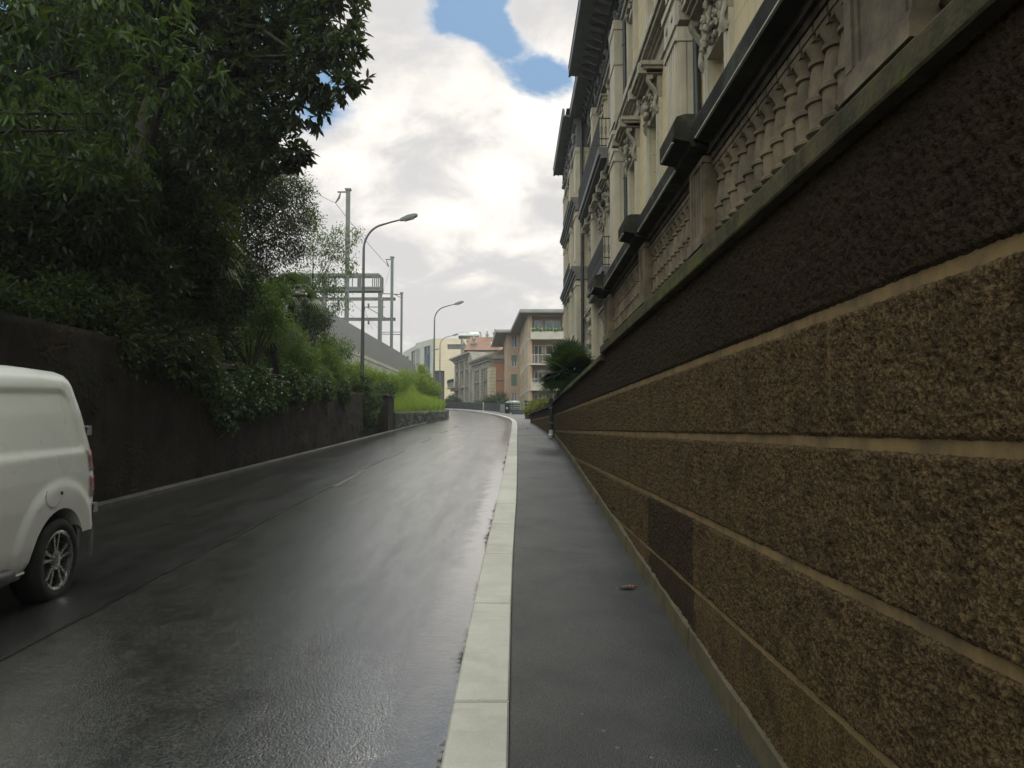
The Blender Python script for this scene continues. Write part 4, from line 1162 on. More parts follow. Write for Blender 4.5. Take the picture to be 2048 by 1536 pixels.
# front with loggias
holes = [(.5, 4.0, z + .12, z2 - .12) for z, z2 in zip(ZS[:-1], ZS[1:])]
m = MB(); facade(m, A0, (1, 0), (0, -1), 0, 12, 3.0, 14.9, holes, 1.5); m.build('front_wall', M['apt_wall'], ap)
m = MB(); m.box(A0[0] + .4, A0[0] + 12, 89.502, 105.9, 3.0, 14.85); m.build('core', M['apt_wall'], ap)
for i, (z, z2) in enumerate(zip(ZS[:-1], ZS[1:])):
    o = A0
    bk = (A0[0], 89.49)
    sash(ap, bk, (1, 0), (0, -1), .75, 1.75, z + .15, z + 2.35, -.03, bars=1, t=.09)
    sash(ap, bk, (1, 0), (0, -1), 2.1, 3.9, z + .95, z + 2.35, -.03, bars=1, t=.09)
    if i > 0:
        m = MB(); m.ob(o, (1, 0), (0, -1), .3, 4.3, -.1, .85, z - .16, z)
        if i == 3: m.ob(o, (1, 0), (0, -1), .3, 4.3, .77, .85, z, z + .72)
        elif i == 1: m.ob(o, (1, 0), (0, -1), .3, 4.3, .77, .85, z, z + .80)
        b_ = m.build('balcony', M['apt_white'], ap)
        r = MB()
        zt = z + (.72 if i == 3 else (.80 if i == 1 else 0.0))
        hh = 1.0 if i == 2 else .35
        for k in range(22): r.ob(o, (1, 0), (0, -1), .34 + k * .184, .37 + k * .184, .79, .82, zt, zt + hh)
        r.ob(o, (1, 0), (0, -1), .3, 4.3, .78, .83, zt + hh, zt + hh + .05)
        r.build('railing', M['sash'], b_)
        if i == 3:
            f = MB()
            for k in range(9): f.blob((A0[0] + .6 + k * .42, 87.2, z + .95 + random.uniform(-.1, .15)), (.22, .15, .22), 7, 5, .6)
            f.build('balcony_plants', M['turf'], b_)
m = MB()
for z in ZS[1:-1]: m.ob(A0, (1, 0), (0, -1), -.03, .3, .0, .04, z - .16, z + .06); m.ob(A0, (1, 0), (0, -1), 4.3, 12, .0, .04, z - .16, z + .06)
for z in ZS[1:-1]: m.ob(A1, uL, nL, 0, Lf - .003, .0, .04, z - .16, z + .06)
m.build('floor_band', M['apt_white'], ap)
# street side
holes = []
for i, (z, z2) in enumerate(zip(ZS[:-1], ZS[1:])):
    for u_ in (2.2, 5.6, 9.2): holes.append((u_, u_ + 1.5, z + .75, z + 2.4))
m = MB(); facade(m, A1, uL, nL, 0, Lf, 3.0, 14.9, holes, .22); m.build('street_wall_face', M['apt_tan'], ap)
for k, h in enumerate(holes): sash(ap, A1, uL, nL, h[0], h[1], h[2], h[3], .18, bars=1, t=.08, pane=M['glass'])
# second wing
B0, B1 = (-.80, 106.0), (-1.45, 121.0)
Lg = math.hypot(B1[0] - B0[0], B1[1] - B0[1]); uG = ((B0[0] - B1[0]) / Lg, (B0[1] - B1[1]) / Lg); nG = (uG[1], -uG[0]); nG = (-abs(nG[0]), -abs(nG[1]) * .0 + nG[1] * (1 if nG[0] < 0 else -1))
holes = [(.70, 1.50, z + .7, z + 2.35) for z in (4.3, 6.9, 9.6, 12.3)]
m = MB(); facade(m, B0, (1, 0), (0, -1), 0, 1.86, 4.0, 14.9, holes, .2); m.build('wing_front', M['apt_wall'], ap)
for k, h in enumerate(holes):
    wn = sash(ap, B0, (1, 0), (0, -1), h[0], h[1], h[2], h[3], .14, bars=1, t=.07)
    if k in (1, 2):
        q = MB(); q.ob(B0, (1, 0), (0, -1), h[0] + .01, h[1] - .01, -.075, -.04, h[2] + (.85 if k == 2 else .01), h[3] - .01); q.build('roller_blind', M['green_blind'], wn)
holes = [(u_, u_ + 1.3, z + .7, z + 2.3) for z in (4.3, 6.9, 9.6, 12.3) for u_ in (3, 8)]
m = MB(); facade(m, B1, uG, nG, 0, Lg, 4.0, 14.9, holes, .2); m.build('wing_side', M['apt_tan'], ap)
for h in holes: sash(ap, B1, uG, nG, h[0], h[1], h[2], h[3], .15, bars=1, t=.07)
m = MB(); m.hexa([(-.5, 106.3, 4), (8, 106.3, 4), (8, 121, 4), (-1.1, 121, 4), (-.5, 106.3, 14.85), (8, 106.3, 14.85), (8, 121, 14.85), (-1.1, 121, 14.85)]); m.build('wing_core', M['apt_wall'], ap)
m = MB()
def slab(pts, z0, z1):
    b = len(m.v); k = len(pts)
    for z in (z0, z1):
        for p in pts: m.v.append((p[0], p[1], z))
    m.f.append(tuple(reversed(range(b, b + k)))); m.f.append(tuple(range(b + k, b + 2 * k))); m.mi += [0, 0]
    for i in range(k):
        j = (i + 1) % k; m.f.append((b + i, b + j, b + k + j, b + k + i)); m.mi.append(0)
slab([(.95, 86.5), (15, 86.5), (15, 123), (-3.3, 123), (-2.15, 104.4), (-.15, 104.4)], 14.905, 15.0)
rf = m.build('roof', M['soffit'], ap)
m = MB(); slab([(.90, 86.45), (15.1, 86.45), (15.1, 123.1), (-3.4, 123.1), (-2.2, 104.35), (-.2, 104.35)], 15.003, 15.32)
m.build('fascia', M['roofslab'], rf)
m = MB(); m.box(-2.6, -2.1, 118, 118.5, 15.32, 16.3); m.box(-2.75, -1.95, 117.9, 118.6, 16.3, 16.42); m.build('chimney', M['frieze'], rf)

# ------------------------------------------------------------------ grey villa with pavilions and the red roofed house behind
vl = thing('villa', 'grey stone villa with pale quoined corner, pediment and orange side wall', 'building', (-4, 121, 5.4))
V0 = (-3.25, 115.0); V1 = (-6.35, 125.5)
Lv = math.hypot(V1[0] - V0[0], V1[1] - V0[1]); uv_ = ((V0[0] - V1[0]) / Lv, (V0[1] - V1[1]) / Lv); nv = (uv_[1], -uv_[0])
if nv[0] > 0: nv = (-nv[0], -nv[1])
m = MB(); m.quad((V0[0], V0[1], 4.4), (.4, V0[1], 4.4), (.4, V0[1], 12.2), (V0[0], V0[1], 12.2)); m.build('side_wall', M['villa_orange'], vl)
for z in (5.5, 9.0):
    m = MB(); m.box(-2.4, .4, 114.88, 114.998, z, z + .22); m.build('side_band', M['villa_stone'], vl)
m = MB(); m.box(V0[0], .4, 114.8, 114.998, 11.7, 12.2); m.build('side_cornice', M['villa_stone'], vl)
hv = [(1.6, 2.7, 6.4, 8.8), (3.4, 4.5, 6.4, 8.8), (7.3, 8.4, 6.4, 8.8), (1.6, 2.7, 9.3, 11.4), (3.4, 4.5, 9.3, 11.4), (7.3, 8.4, 9.3, 11.4)]
m = MB(); facade(m, V1, uv_, nv, 0, Lv, 4.4, 12.2, hv, .25); m.build('street_front', M['villa_stone'], vl)
for h in hv:
    wn = sash(vl, V1, uv_, nv, h[0], h[1], h[2], h[3], .2, bars=1, t=.09)
    q = MB(); q.ob(V1, uv_, nv, h[0] - .22, h[0] - .003, 0, .12, h[2], h[3] + .2); q.ob(V1, uv_, nv, h[1] + .003, h[1] + .22, 0, .12, h[2], h[3] + .2); q.ob(V1, uv_, nv, h[0] - .3, h[1] + .3, 0, .25, h[3] + .203, h[3] + .38); q.build('surround', M['villa_stone'], wn)
m = MB(); m.ob(V1, uv_, nv, Lv - 1.5, Lv + .06, .0, .10, 4.4, 11.0); m.box(V0[0] - .06, V0[0] + .85, 114.9, 114.996, 4.4, 11.0); m.build('corner_quoin', M['quoin'], vl)
m = MB(); m.ob(V1, uv_, nv, 5.1, 6.5, .0, .35, 4.4, 11.0); m.ob(V1, uv_, nv, -.1, .9, .0, .12, 4.4, 11.0); m.build('quoin_pier', M['quoin_grey'], vl)
m = MB()
for (p, a, b) in ((.15, 11.0, 11.9), (.45, 11.9, 12.3), (.75, 12.3, 12.5), (.95, 12.5, 12.75)):
    m.ob(V1, uv_, nv, -.4, Lv + p * .7, -.5, p, a, b)
m.box(V0[0], .4, 114.4, 114.79, 12.2, 12.7)
m.build('cornice', M['villa_stone'], vl)
m = MB()
for k in range(3):
    y = .2 + k * .1
m.hexa([tuple(Vector((V1[0] + uv_[0] * a + nv[0] * b, V1[1] + uv_[1] * a + nv[1] * b, z))) for (a, b, z) in ((-.6, .9, 12.75), (2.8, .9, 12.75), (2.8, -2, 12.75), (-.6, -2, 12.75), (1.0, .9, 14.2), (1.2, .9, 14.2), (1.2, -2, 14.2), (1.0, -2, 14.2))])
m.build('pediment', M['villa_stone'], vl)
m = MB()
def vp(a, b, z): return (V1[0] + uv_[0] * a + nv[0] * b, V1[1] + uv_[1] * a + nv[1] * b, z)
m.hexa([vp(-.2, .95, 12.76), vp(Lv + .6, .95, 12.76), (1.5, 116, 12.76), (1, 128, 12.76), vp(2.5, -3.4, 14.3), vp(Lv - 3, -3.4, 14.3), (1.2, 119, 14.3), (.5, 125, 14.3)])
m.build('roof', M['brown_tile'], vl)
m = MB(); m.hexa([(V0[0] + .25, 115.26, 4), (.3, 115.02, 4), (.3, 127, 4), (V1[0] + .35, 125.6, 4), (V0[0] + .25, 115.26, 12.7), (.3, 115.02, 12.7), (.3, 127, 12.7), (V1[0] + .35, 125.6, 12.7)]); m.build('core', M['villa_stone'], vl)

v2 = thing('villa', 'tall grey stone villa with corner balcony and urn topped parapet', 'building', (-8.5, 133, 5.8))
W0, W1 = (-6.5, 127.2), (-10.5, 140.0)
Lw = math.hypot(W1[0] - W0[0], W1[1] - W0[1]); uw = ((W0[0] - W1[0]) / Lw, (W0[1] - W1[1]) / Lw); nw = (uw[1], -uw[0])
if nw[0] > 0: nw = (-nw[0], -nw[1])
hw = [(u_, u_ + 1.25, z, z + 2.2) for z in (6.4, 9.4, 12.0) for u_ in (1.6, 5.4, 9.2)]
m = MB(); facade(m, W1, uw, nw, 0, Lw, 5, 14.4, hw, .3); m.build('wall', M['villa_stone'], v2)
for h in hw:
    wn = sash(v2, W1, uw, nw, h[0], h[1], h[2], h[3], .25, bars=1, t=.09)
    q = MB(); q.ob(W1, uw, nw, h[0] - .25, h[0] - .003, 0, .14, h[2], h[3] + .2); q.ob(W1, uw, nw, h[1] + .003, h[1] + .25, 0, .14, h[2], h[3] + .2); q.ob(W1, uw, nw, h[0] - .35, h[1] + .35, 0, .4, h[3] + .203, h[3] + .38); q.build('surround', M['villa_stone'], wn)
m = MB()
for u_ in (3.6, 7.5, 11.2, .3): m.ob(W1, uw, nw, u_, u_ + 1.0, 0, .2, 5, 13.6)
m.build('pilaster', M['villa_stone'], v2)
m = MB()
for (p, a, b) in ((.3, 13.6, 14.0), (.6, 14.0, 14.3), (1.0, 14.3, 14.6)): m.ob(W1, uw, nw, -p, Lw + .3, -.5, p, a, b)
m.build('cornice', M['villa_stone'], v2)
m = MB(); m.ob(W1, uw, nw, 2.0, 10.6, -1.2, -.6, 14.6, 16.2); m.ob(W1, uw, nw, 1.8, 10.8, -1.3, -.5, 16.2, 16.45)
pp = m.build('parapet', M['villa_stone'], v2)
for u_ in (2.4, 6.3, 10.2):
    q = MB(); c = (W1[0] + uw[0] * u_ - nw[0] * .9, W1[1] + uw[1] * u_ - nw[1] * .9, 16.45)
    q.lathe([(.16, 0), (.10, .12), (.10, .25), (.30, .5), (.36, .8), (.2, 1.0), (.1, 1.1), (.14, 1.25), (.02, 1.4)], c, 10); q.build('urn', M['villa_stone'], pp, smooth=True)
m = MB(); m.ob(W1, uw, nw, -.6, 4.2, .0, 1.4, 8.9, 9.15); m.ob(W1, uw, nw, -.4, 4.0, .0, .8, 8.5, 8.897)
b_ = m.build('balcony', M['villa_stone'], v2)
q = MB()
for k in range(16): q.ob(W1, uw, nw, -.5 + k * .3, -.38 + k * .3, 1.2, 1.32, 9.15, 9.85)
q.ob(W1, uw, nw, -.6, 4.2, 1.15, 1.38, 9.85, 10.0); q.build('railing', M['villa_stone'], b_)
q = MB()
for k in range(8): q.blob((W1[0] + uw[0] * (k * .5 - .3) + nw[0] * 1.2, W1[1] + uw[1] * (k * .5 - .3) + nw[1] * 1.2, 10.25), (.3, .3, .35), 7, 5, .6)
q.build('balcony_plants', M['soil'], b_)
m = MB(); m.hexa([(-6.2, 127.6, 5), (-1, 127.6, 5), (-1, 140, 5), (-10.1, 140, 5), (-6.2, 127.6, 14.6), (-1, 127.6, 14.6), (-1, 140, 14.6), (-10.1, 140, 14.6)]); m.build('core', M['villa_stone'], v2)

rh = thing('tiled_house', 'house with orange tiled hip roof and chimneys behind the grey villas', 'building', (-4, 137, 6))
m = MB(); m.box(-7.6, 3, 129.5, 139.5, 5, 15.0); m.build('wall', M['villa_stone'], rh)
m = MB(); m.hexa([(-8.2, 128.6, 15.003), (4, 128.6, 15.003), (4, 140.4, 15.003), (-8.6, 140.4, 15.003), (-7.4, 134.2, 17.9), (1, 134.2, 17.9), (1, 135.0, 17.9), (-7.4, 135.0, 17.9)])
rr = m.build('roof', M['red_tile'], rh)
for (x, y, z, s, h) in ((-4.4, 133.6, 17.7, .22, .45), (-3.0, 134.4, 17.9, .34, .7), (-2.5, 130.6, 16.3, .22, .6)):
    m = MB(); m.box(x - s, x + s, y - s, y + s, z - .9, z + h); m.box(x - s * 1.35, x + s * 1.35, y - s * 1.35, y + s * 1.35, z + h, z + h + .14); m.lathe([(s * .5, 0), (s * .5, .5), (s * .3, .6)], (x, y, z + h + .14), 8); m.build('chimney', M['villa_stone'], rr)
m = MB(); m.hexa([(-3.6, 129.9, 15.75), (-2.2, 129.9, 15.75), (-2.2, 131.4, 16.5), (-3.6, 131.4, 16.5), (-3.6, 129.8, 15.9), (-2.2, 129.8, 15.9), (-2.2, 131.3, 16.65), (-3.6, 131.3, 16.65)]); m.build('skylight', M['sash'], rr)

tk = thing('roof_tank', 'silver horizontal water tank on legs above the tiled roof', 'tank', (-7.6, 142, 17))
cx = at(938, 671.5, 142)
m = MB(); m.lathe([(.05, -2.0), (.55, -1.95), (.62, -1.85), (.62, 1.85), (.55, 1.95), (.05, 2.0)], tuple(cx), 20, 'x'); m.build('cylinder', M['tank'], tk, angle=40)
m = MB()
for dx_ in (-1.4, 1.3): m.box(cx.x + dx_ - .12, cx.x + dx_ + .12, 141.7, 142.3, cx.z - 3.4, cx.z - .55)
m.tube([(cx.x + 1.7, 142, cx.z + .6), (cx.x + 2.1, 142, cx.z + .7), (cx.x + 2.25, 142, cx.z + .2), (cx.x + 2.25, 142, cx.z - 3)], .1, 6)
m.build('stand', M['frieze'], tk)

# ------------------------------------------------------------------ pale modern building far up the road
mo = thing('modern_building', 'large pale cream modern block with dark recess and ribbon window', 'building', (-12, 168, 7))
C0 = (-16.4, 160.0)
def fz(y, Y): return EYE + (858 - y) / F * Y
holes = [(0.05, 2.15, 5.0, fz(741, 160)), (2.75, 6.6, fz(698, 160), fz(688, 160))]
m = MB(); facade(m, C0, (1, 0), (0, -1), 0, 11.5, 5.0, fz(676, 160), holes, 1.2); m.build('front_wall', M['cream_modern'], mo)
m = MB(); m.box(-16.35, -4.9, 161.2, 161.25, 5, 20); m.build('recess_lining', M['dark_open'], mo)
sash(mo, C0, (1, 0), (0, -1), 2.75, 6.6, fz(698, 160), fz(688, 160), .6, frame=M['iron'], bars=3, t=.1)
S0, S1 = (-16.4, 160.0), (-21.6, 169.5)
Ls_ = math.hypot(S1[0] - S0[0], S1[1] - S0[1]); us_ = ((S0[0] - S1[0]) / Ls_, (S0[1] - S1[1]) / Ls_); ns_ = (us_[1], -us_[0])
if ns_[0] > 0: ns_ = (-ns_[0], -ns_[1])
zt = fz(676, 160)
holes = [(4.9, 8.6, zt - 7.2, zt - 1.3)]
m = MB(); facade(m, S1, us_, ns_, 0, Ls_, 5, zt - .02, holes, .5); m.build('side_wall', M['grey_modern'], mo)
sash(mo, S1, us_, ns_, 4.9, 8.6, zt - 7.2, zt - 1.3, .3, frame=M['iron'], bars=1, t=.12)
m = MB()
for k in range(12): m.ob(S1, us_, ns_, .2, 2.6, .06, .16, zt - 7 + k * .5, zt - 6.8 + k * .5)
m.build('louvre', M['roofslab'], mo)
m = MB(); m.poly([(C0[0], C0[1], zt), (-4.9, 160, zt), (-4.9, 175, zt), (-21.6, 175, zt), (S1[0], S1[1], zt)]); m.quad((-4.9, 160, 5), (-4.9, 175, 5), (-4.9, 175, zt), (-4.9, 160, zt)); m.build('roof', M['roofslab'], mo)
m2 = thing('modern_building', 'farther grey modern block with dark vertical glazing beside the railway fence', 'building', (-26, 180, 7))
E0, E1 = at(833, 690, 175), at(806, 704, 192)
Le = math.hypot(E1.x - E0.x, E1.y - E0.y); ue = ((E0.x - E1.x) / Le, (E0.y - E1.y) / Le); ne = (ue[1], -ue[0])
if ne[0] > 0: ne = (-ne[0], -ne[1])
holes = [(Le * .62, Le * .92, 10, E0.z - 1.0), (Le * .2, Le * .45, 10, E0.z - 1.6)]
m = MB(); facade(m, (E1.x, E1.y), ue, ne, 0, Le, 5, E0.z, holes, .4); m.quad((E0.x, E0.y, 5), (E0.x + 10, E0.y, 5), (E0.x + 10, E0.y, E0.z), (E0.x, E0.y, E0.z)); m.build('wall', M['grey_modern'], m2)
for h in holes: sash(m2, (E1.x, E1.y), ue, ne, h[0], h[1], h[2], h[3], .3, frame=M['iron'], bars=1, t=.12)
m = MB(); m.poly([(E0.x, E0.y, E0.z + .01), (E0.x + 10, E0.y, E0.z + .01), (E0.x + 10, 200, E0.z + .01), (E1.x, E1.y, E0.z + .01)]); m.build('roof', M['roofslab'], m2)

# ------------------------------------------------------------------ railway: concrete wall, slatted fence, masts, gantry
rw = thing('railway_wall', 'pale concrete railway retaining wall above the grass bank', 'wall', (FX, 65, 6))
RL = [(-12.9, 26), (-13.2, 40), (-13.3, 55), (-13.0, 70), (-12.6, 85), (-12.8, 98), (-13.6, 108), (-15.5, 116)]
RLs = catmull(RL, 6)
zf0 = lerp_tab([(26, 8.1), (60, 8.15), (100, 8.3), (120, 8.3)])
m = MB()
for a, b in zip(RLs[:-1], RLs[1:]):
    m.hexa([(a[0], a[1], 4.5), (b[0], b[1], 4.5), (b[0] - .6, b[1], 4.5), (a[0] - .6, a[1], 4.5), (a[0], a[1], 7.78), (b[0], b[1], 7.78), (b[0] - .6, b[1], 7.78), (a[0] - .6, a[1], 7.78)])
m.build('wall_body', M['concrete'], rw)
m = MB()
for a, b in zip(RLs[:-1], RLs[1:]):
    m.hexa([(a[0] + .06, a[1], 7.80), (b[0] + .06, b[1], 7.80), (b[0] - .65, b[1], 7.80), (a[0] - .65, a[1], 7.80), (a[0] + .06, a[1], 8.10), (b[0] + .06, b[1], 8.10), (b[0] - .65, b[1], 8.10), (a[0] - .65, a[1], 8.10)])
m.build('coping', M['concrete'], rw)
fe = thing('railway_fence', 'long grey fence of close vertical metal slats along the railway', 'fence', (FX, 65, 8.1))
m = MB(); sl = np.r_[0, np.cumsum(np.linalg.norm(np.diff(RLs, axis=0), axis=1))]
s = 0.0
while s < sl[-1] - .1:
    x, y = np.interp(s, sl, RLs[:, 0]) - .2, np.interp(s, sl, RLs[:, 1])
    m.box(x - .02, x + .02, y - .042, y + .042, 8.10, 10.3); s += .105
m.build('slats', M['fence'], fe)
m = MB()
for z in (8.35, 10.05):
    for a, b in zip(RLs[:-1], RLs[1:]):
        m.hexa([(a[0] - .30, a[1], z), (b[0] - .30, b[1], z), (b[0] - .24, b[1], z), (a[0] - .24, a[1], z), (a[0] - .30, a[1], z + .06), (b[0] - .30, b[1], z + .06), (b[0] - .24, b[1], z + .06), (a[0] - .24, a[1], z + .06)])
m.build('rail', M['fence'], fe)
tag(np_mesh('railway_embankment', [(-13.5, 20, 7.9), (-13.5, 120, 7.9), (-60, 120, 7.9), (-60, 20, 7.9)], [(0, 1, 2, 3)], M['rubble']), 'railway embankment behind the concrete wall', 'embankment', kind='structure')

def mast(px, Y, ytop, ybot, arm_px, wpx, label, arms=()):
    top = at(px, ytop, Y); root = thing('catenary_mast', label, 'railway mast', (top.x, Y, 7.9), group='steel masts along the railway')
    hw_ = wpx * Y / F / 2
    m = MB(); m.box(top.x - hw_, top.x + hw_, Y - hw_, Y + hw_, 7.9, top.z)
    for s_ in (-1, 1): m.box(top.x + s_ * hw_ * 1.0 - .02, top.x + s_ * hw_ * 1.0 + .02, Y - hw_ * 1.25, Y + hw_ * 1.25, 7.9, top.z)
    m.box(top.x - hw_ * 1.8, top.x + hw_ * 1.8, Y - hw_ * 1.6, Y + hw_ * 1.6, top.z + .003, top.z + .16)
    m.build('post', M['galv'], root)
    if arm_px:
        e = at(arm_px, ytop + 3, Y)
        m = MB(); m.box(e.x, top.x - hw_, Y - .06, Y + .06, e.z - .06, e.z + .06); m.build('top_arm', M['galv'], root)
    return root, top
m1, t1 = mast(696.5, 69, 381, 632, 675, 6.5, 'tallest railway mast with insulator arm, rising behind the first street lamp')
i1 = at(681, 385, 69); j1 = at(671, 406, 69)
m = MB(); m.tube([i1, i1.lerp(j1, .5) + Vector((.1, 0, 0)), j1], [.05, .11, .05], 7); m.build('insulator', M['lamphead'], m1)
m2_, t2 = mast(784.5, 95, 516, 690, 771, 4.6, 'railway mast with small insulator carrying the portal beams')
i2 = at(773, 521, 95); j2 = at(777, 533, 95)
m = MB(); m.tube([i2, j2], [.06, .1], 7); m.build('insulator', M['lamphead'], m2_)
m3, t3 = mast(803.5, 104, 587, 695, 0, 3.4, 'short thin railway mast with cranked bracket at the fence end')
a_, b_2 = at(803, 589, 104), at(764, 587, 104); c_ = at(792, 592, 104)
m = MB(); m.tube([a_, b_2], .07, 6); m.tube([at(803, 596, 104), at(789, 588.5, 104)], .06, 6); m.build('bracket', M['galv'], m3)
m = MB(); m.tube([at(803, 669, 104), at(763, 668, 104)], .06, 6); m.tube([at(803, 669, 104), at(803, 664, 104), at(763, 664.5, 104)], .045, 6); m.build('lower_arm', M['galv'], m3)
pb_ = thing('catenary_portal', 'pair of horizontal portal beams with hanging contact wire arms over the tracks', 'railway portal', tuple(at(735, 637, 96)))
for y_, x0_ in ((598, 660), (638.5, 690)):
    m = MB(); a, b = at(x0_ - 60, y_, 96), at(791, y_, 96)
    m.box(a.x, b.x, 95.85, 96.15, a.z - .14, a.z + .14); m.box(a.x, b.x, 95.8, 96.2, a.z + .14, a.z + .18); m.box(a.x, b.x, 95.8, 96.2, a.z - .18, a.z - .14)
    m.build('beam', M['galv'], pb_)
m = MB(); m.box(at(771, 0, 96).x - .1, at(771, 0, 96).x + .1, 95.9, 96.1, at(0, 636, 96).z, at(0, 600.5, 96).z)
m.tube([at(770, 614, 96), at(727, 614, 96)], .06, 6); m.tube([at(735, 615, 96), at(772, 636, 96)], .06, 6); m.tube([at(737, 607, 96), at(737, 613, 96)], .12, 6); m.tube([at(729, 614, 96), at(729, 619, 96)], .09, 6); m.build('cantilever', M['galv'], pb_)
for a, b in ((at(676, 600, 96), at(678, 613, 96)), (at(737, 640, 96), at(737, 649, 96))):
    m = MB(); m.tube([a, b], .12, 6); m.build('insulator', M['lamphead'], pb_)
ga = thing('signal_gantry', 'steel signal gantry with railed walkway and twin post above the fence', 'gantry', tuple(at(760, 672, 82)))
gxa, gxb = at(560, 560, 82).x, at(763.5, 560, 82).x
zt_, zb_, zm_ = at(0, 547, 82).z, at(0, 582, 82).z, at(0, 575, 82).z
m = MB()
for yy_ in (82.0, 83.1):
    m.box(gxa, gxb - .25, yy_ - .12, yy_ + .12, zt_ - .28, zt_); m.box(gxa, gxb, yy_ - .12, yy_ + .12, zb_, zb_ + .22); m.box(gxa, gxb, yy_ - .1, yy_ + .1, zm_ - .1, zm_ + .08)
    m.tube([(gxb - .3, yy_, zt_ - .14), (gxb - .16, yy_, zt_ - .2), (gxb - .10, yy_, zt_ - .4), (gxb - .10, yy_, zb_)], .12, 8)
m.box(gxa, gxb - .2, 82.13, 82.97, zb_ + .06, zb_ + .10)
m.build('truss_chord', M['galv'], ga)
for p_ in (605, 622, 640, 656, 672, 690, 705, 716.5, 719, 721.5, 727, 745.5, 749.5, 753.5, 757):
    x = at(p_, 560, 82).x; t_ = .05 if p_ not in (716.5, 719, 721.5) else .09
    m = MB(); m.box(x - t_, x + t_, 81.93, 82.03, zb_ + .2, zt_ - .26); m.build('upright', M['galv'], ga)
for p_ in (757, 761.3):
    m = MB(); x = at(p_, 600, 82).x; m.box(x - .09, x + .09, 82.2, 82.5, 7.9, zb_ - .003); m.build('post', M['galv'], ga)
m = MB(); x0_, x1_ = at(642, 600, 82).x, at(651, 600, 82).x; m.box(x0_, x1_, 82.1, 82.6, 9.5, zt_ - .4); m.build('signal_board', M['eave'], ga)
cw = thing('overhead_wire', 'thin overhead feeder wire sagging from mast to mast', 'wire', tuple(j1))
def sag(a, b, s_, k=14): return [a.lerp(b, t / k) - Vector((0, 0, s_ * 4 * (t / k) * (1 - t / k))) for t in range(k + 1)]
m = MB(); p0_ = at(560, 335, 46)
m.tube(sag(p0_, j1, .2), .024, 5); m.tube(sag(j1, j2, .15), .026, 5)
for k_, (xa, ya, xb, yb) in enumerate(((676, 613, 737, 655), (729, 619, 745, 660), (700, 600, 760, 660), (762, 600, 781, 532))): m.tube([at(xa, ya, 80), at(xb, yb, 100)], .02, 4)
m.build('wire', M['galv'], cw)

# ------------------------------------------------------------------ street lamps
lm = thing('street_lamp', 'grey curved arm street lamp nearest to the trees, tallest in view', 'street lamp', (0, 0, 0), group='curved arm street lamps up the road')
def pole_path():
    P = [(0, 0, 0), (0, 0, 1.2), (0, 0, 3.5), (0, 0, 6.35)]
    for k in range(1, 11):
        t = k / 10; a = t * R_(72)
        P.append((1.0 * (1 - math.cos(a)), 0, 6.35 + 1.12 * math.sin(a)))
    x, z = P[-1][0], P[-1][2]
    P.append((x + .45, 0, z + .135)); P.append((x + .93, 0, z + .26))
    return P
pp_ = pole_path()
rad = [.085, .085, .072, .055] + [.048] * 10 + [.04, .036]
m = MB(); m.tube(pp_, rad, 10); m.lathe([(.115, 0), (.115, .9), (.088, .96)], (0, 0, 0), 10); m.build('pole', M['lamppost'], lm, local=True, angle=40)
hx, hz = pp_[-1][0], pp_[-1][2]
m = MB(); b0_ = []
for (dx_, hy, hz0, hz1) in ((-.06, .05, -.05, .05), (.06, .10, -.07, .075), (.30, .155, -.075, .105), (.58, .15, -.065, .085), (.70, .09, -.04, .04)):
    s_ = .26 * dx_ / .93 * 1.0
    b0_.append([(hx + dx_, -hy, hz + s_ + hz0), (hx + dx_, hy, hz + s_ + hz0), (hx + dx_, hy * .75, hz + s_ + hz1), (hx + dx_, -hy * .75, hz + s_ + hz1)])
for r_ in b0_:
    m.v += r_
for i in range(len(b0_) - 1):
    for k in range(4):
        q = (k + 1) % 4; m.f.append((i * 4 + k, i * 4 + q, (i + 1) * 4 + q, (i + 1) * 4 + k)); m.mi.append(0)
m.f.append((3, 2, 1, 0)); m.f.append(tuple(16 + k for k in range(4))); m.mi += [0, 0]
hd = m.build('lamp_head', M['lamphead'], lm, local=True)
m = MB(); m.hexa([(hx + .14, -.10, hz - .075), (hx + .54, -.12, hz + .04), (hx + .54, .12, hz + .04), (hx + .14, .10, hz - .075), (hx + .14, -.10, hz - .03), (hx + .54, -.12, hz + .08), (hx + .54, .12, hz + .08), (hx + .14, .10, hz - .03)])
m.build('lens', M['lens'], hd, local=True)
lm.location = (at(725, 700, 32.5).x, 32.5, 3.0)
for (px, Y, z, lab) in ((868.5, 60, 3.85, 'second street lamp, rising from the grass bank beside the fence end'), (880, 95.7, 5.75, 'third street lamp in front of the cream modern block'), (851.5, 131, 7.6, 'fourth and farthest street lamp, pale against the grey block')):
    c = copy_tree(lm); c.location = (at(px, 700, Y).x, Y, z); c['label'] = lab

# ------------------------------------------------------------------ small things at the bend
def bench(px, Y, label, wid=1.0, rz=0.0):
    b = thing('slatted_bench', label, 'bench', (at(px, 800, Y).x, Y, zR(Y)), rz, group='slatted benches at the bend')
    m = MB(); m.chbox(-wid * .42, wid * .42, -.18, .26, 0, .36, .02); m.build('base_block', M['lowwall'], b, local=True)
    m = MB()
    for k in range(3): m.box(-wid / 2, wid / 2, .22 + .02 * k, .26 + .02 * k, .52 + k * .20, .62 + k * .20)
    m.build('backrest', M['slat'], b, local=True)
    m = MB()
    for k in range(3): m.box(-wid / 2, wid / 2, -.22 + k * .15, -.10 + k * .15, .40, .44)
    m.build('seat', M['slat'], b, local=True)
    for x in (-wid * .36, wid * .36):
        m = MB(); m.box(x - .02, x + .02, .20, .215, .30, 1.05); m.build('post', M['iron'], b, local=True)
    return b
bench(1034.5, 66, 'grey slatted bench in front of the dark waste container', 1.15)
bench(1061.5, 43, 'weathered slatted bench half hidden behind the yellow shrubs', .55, .5)
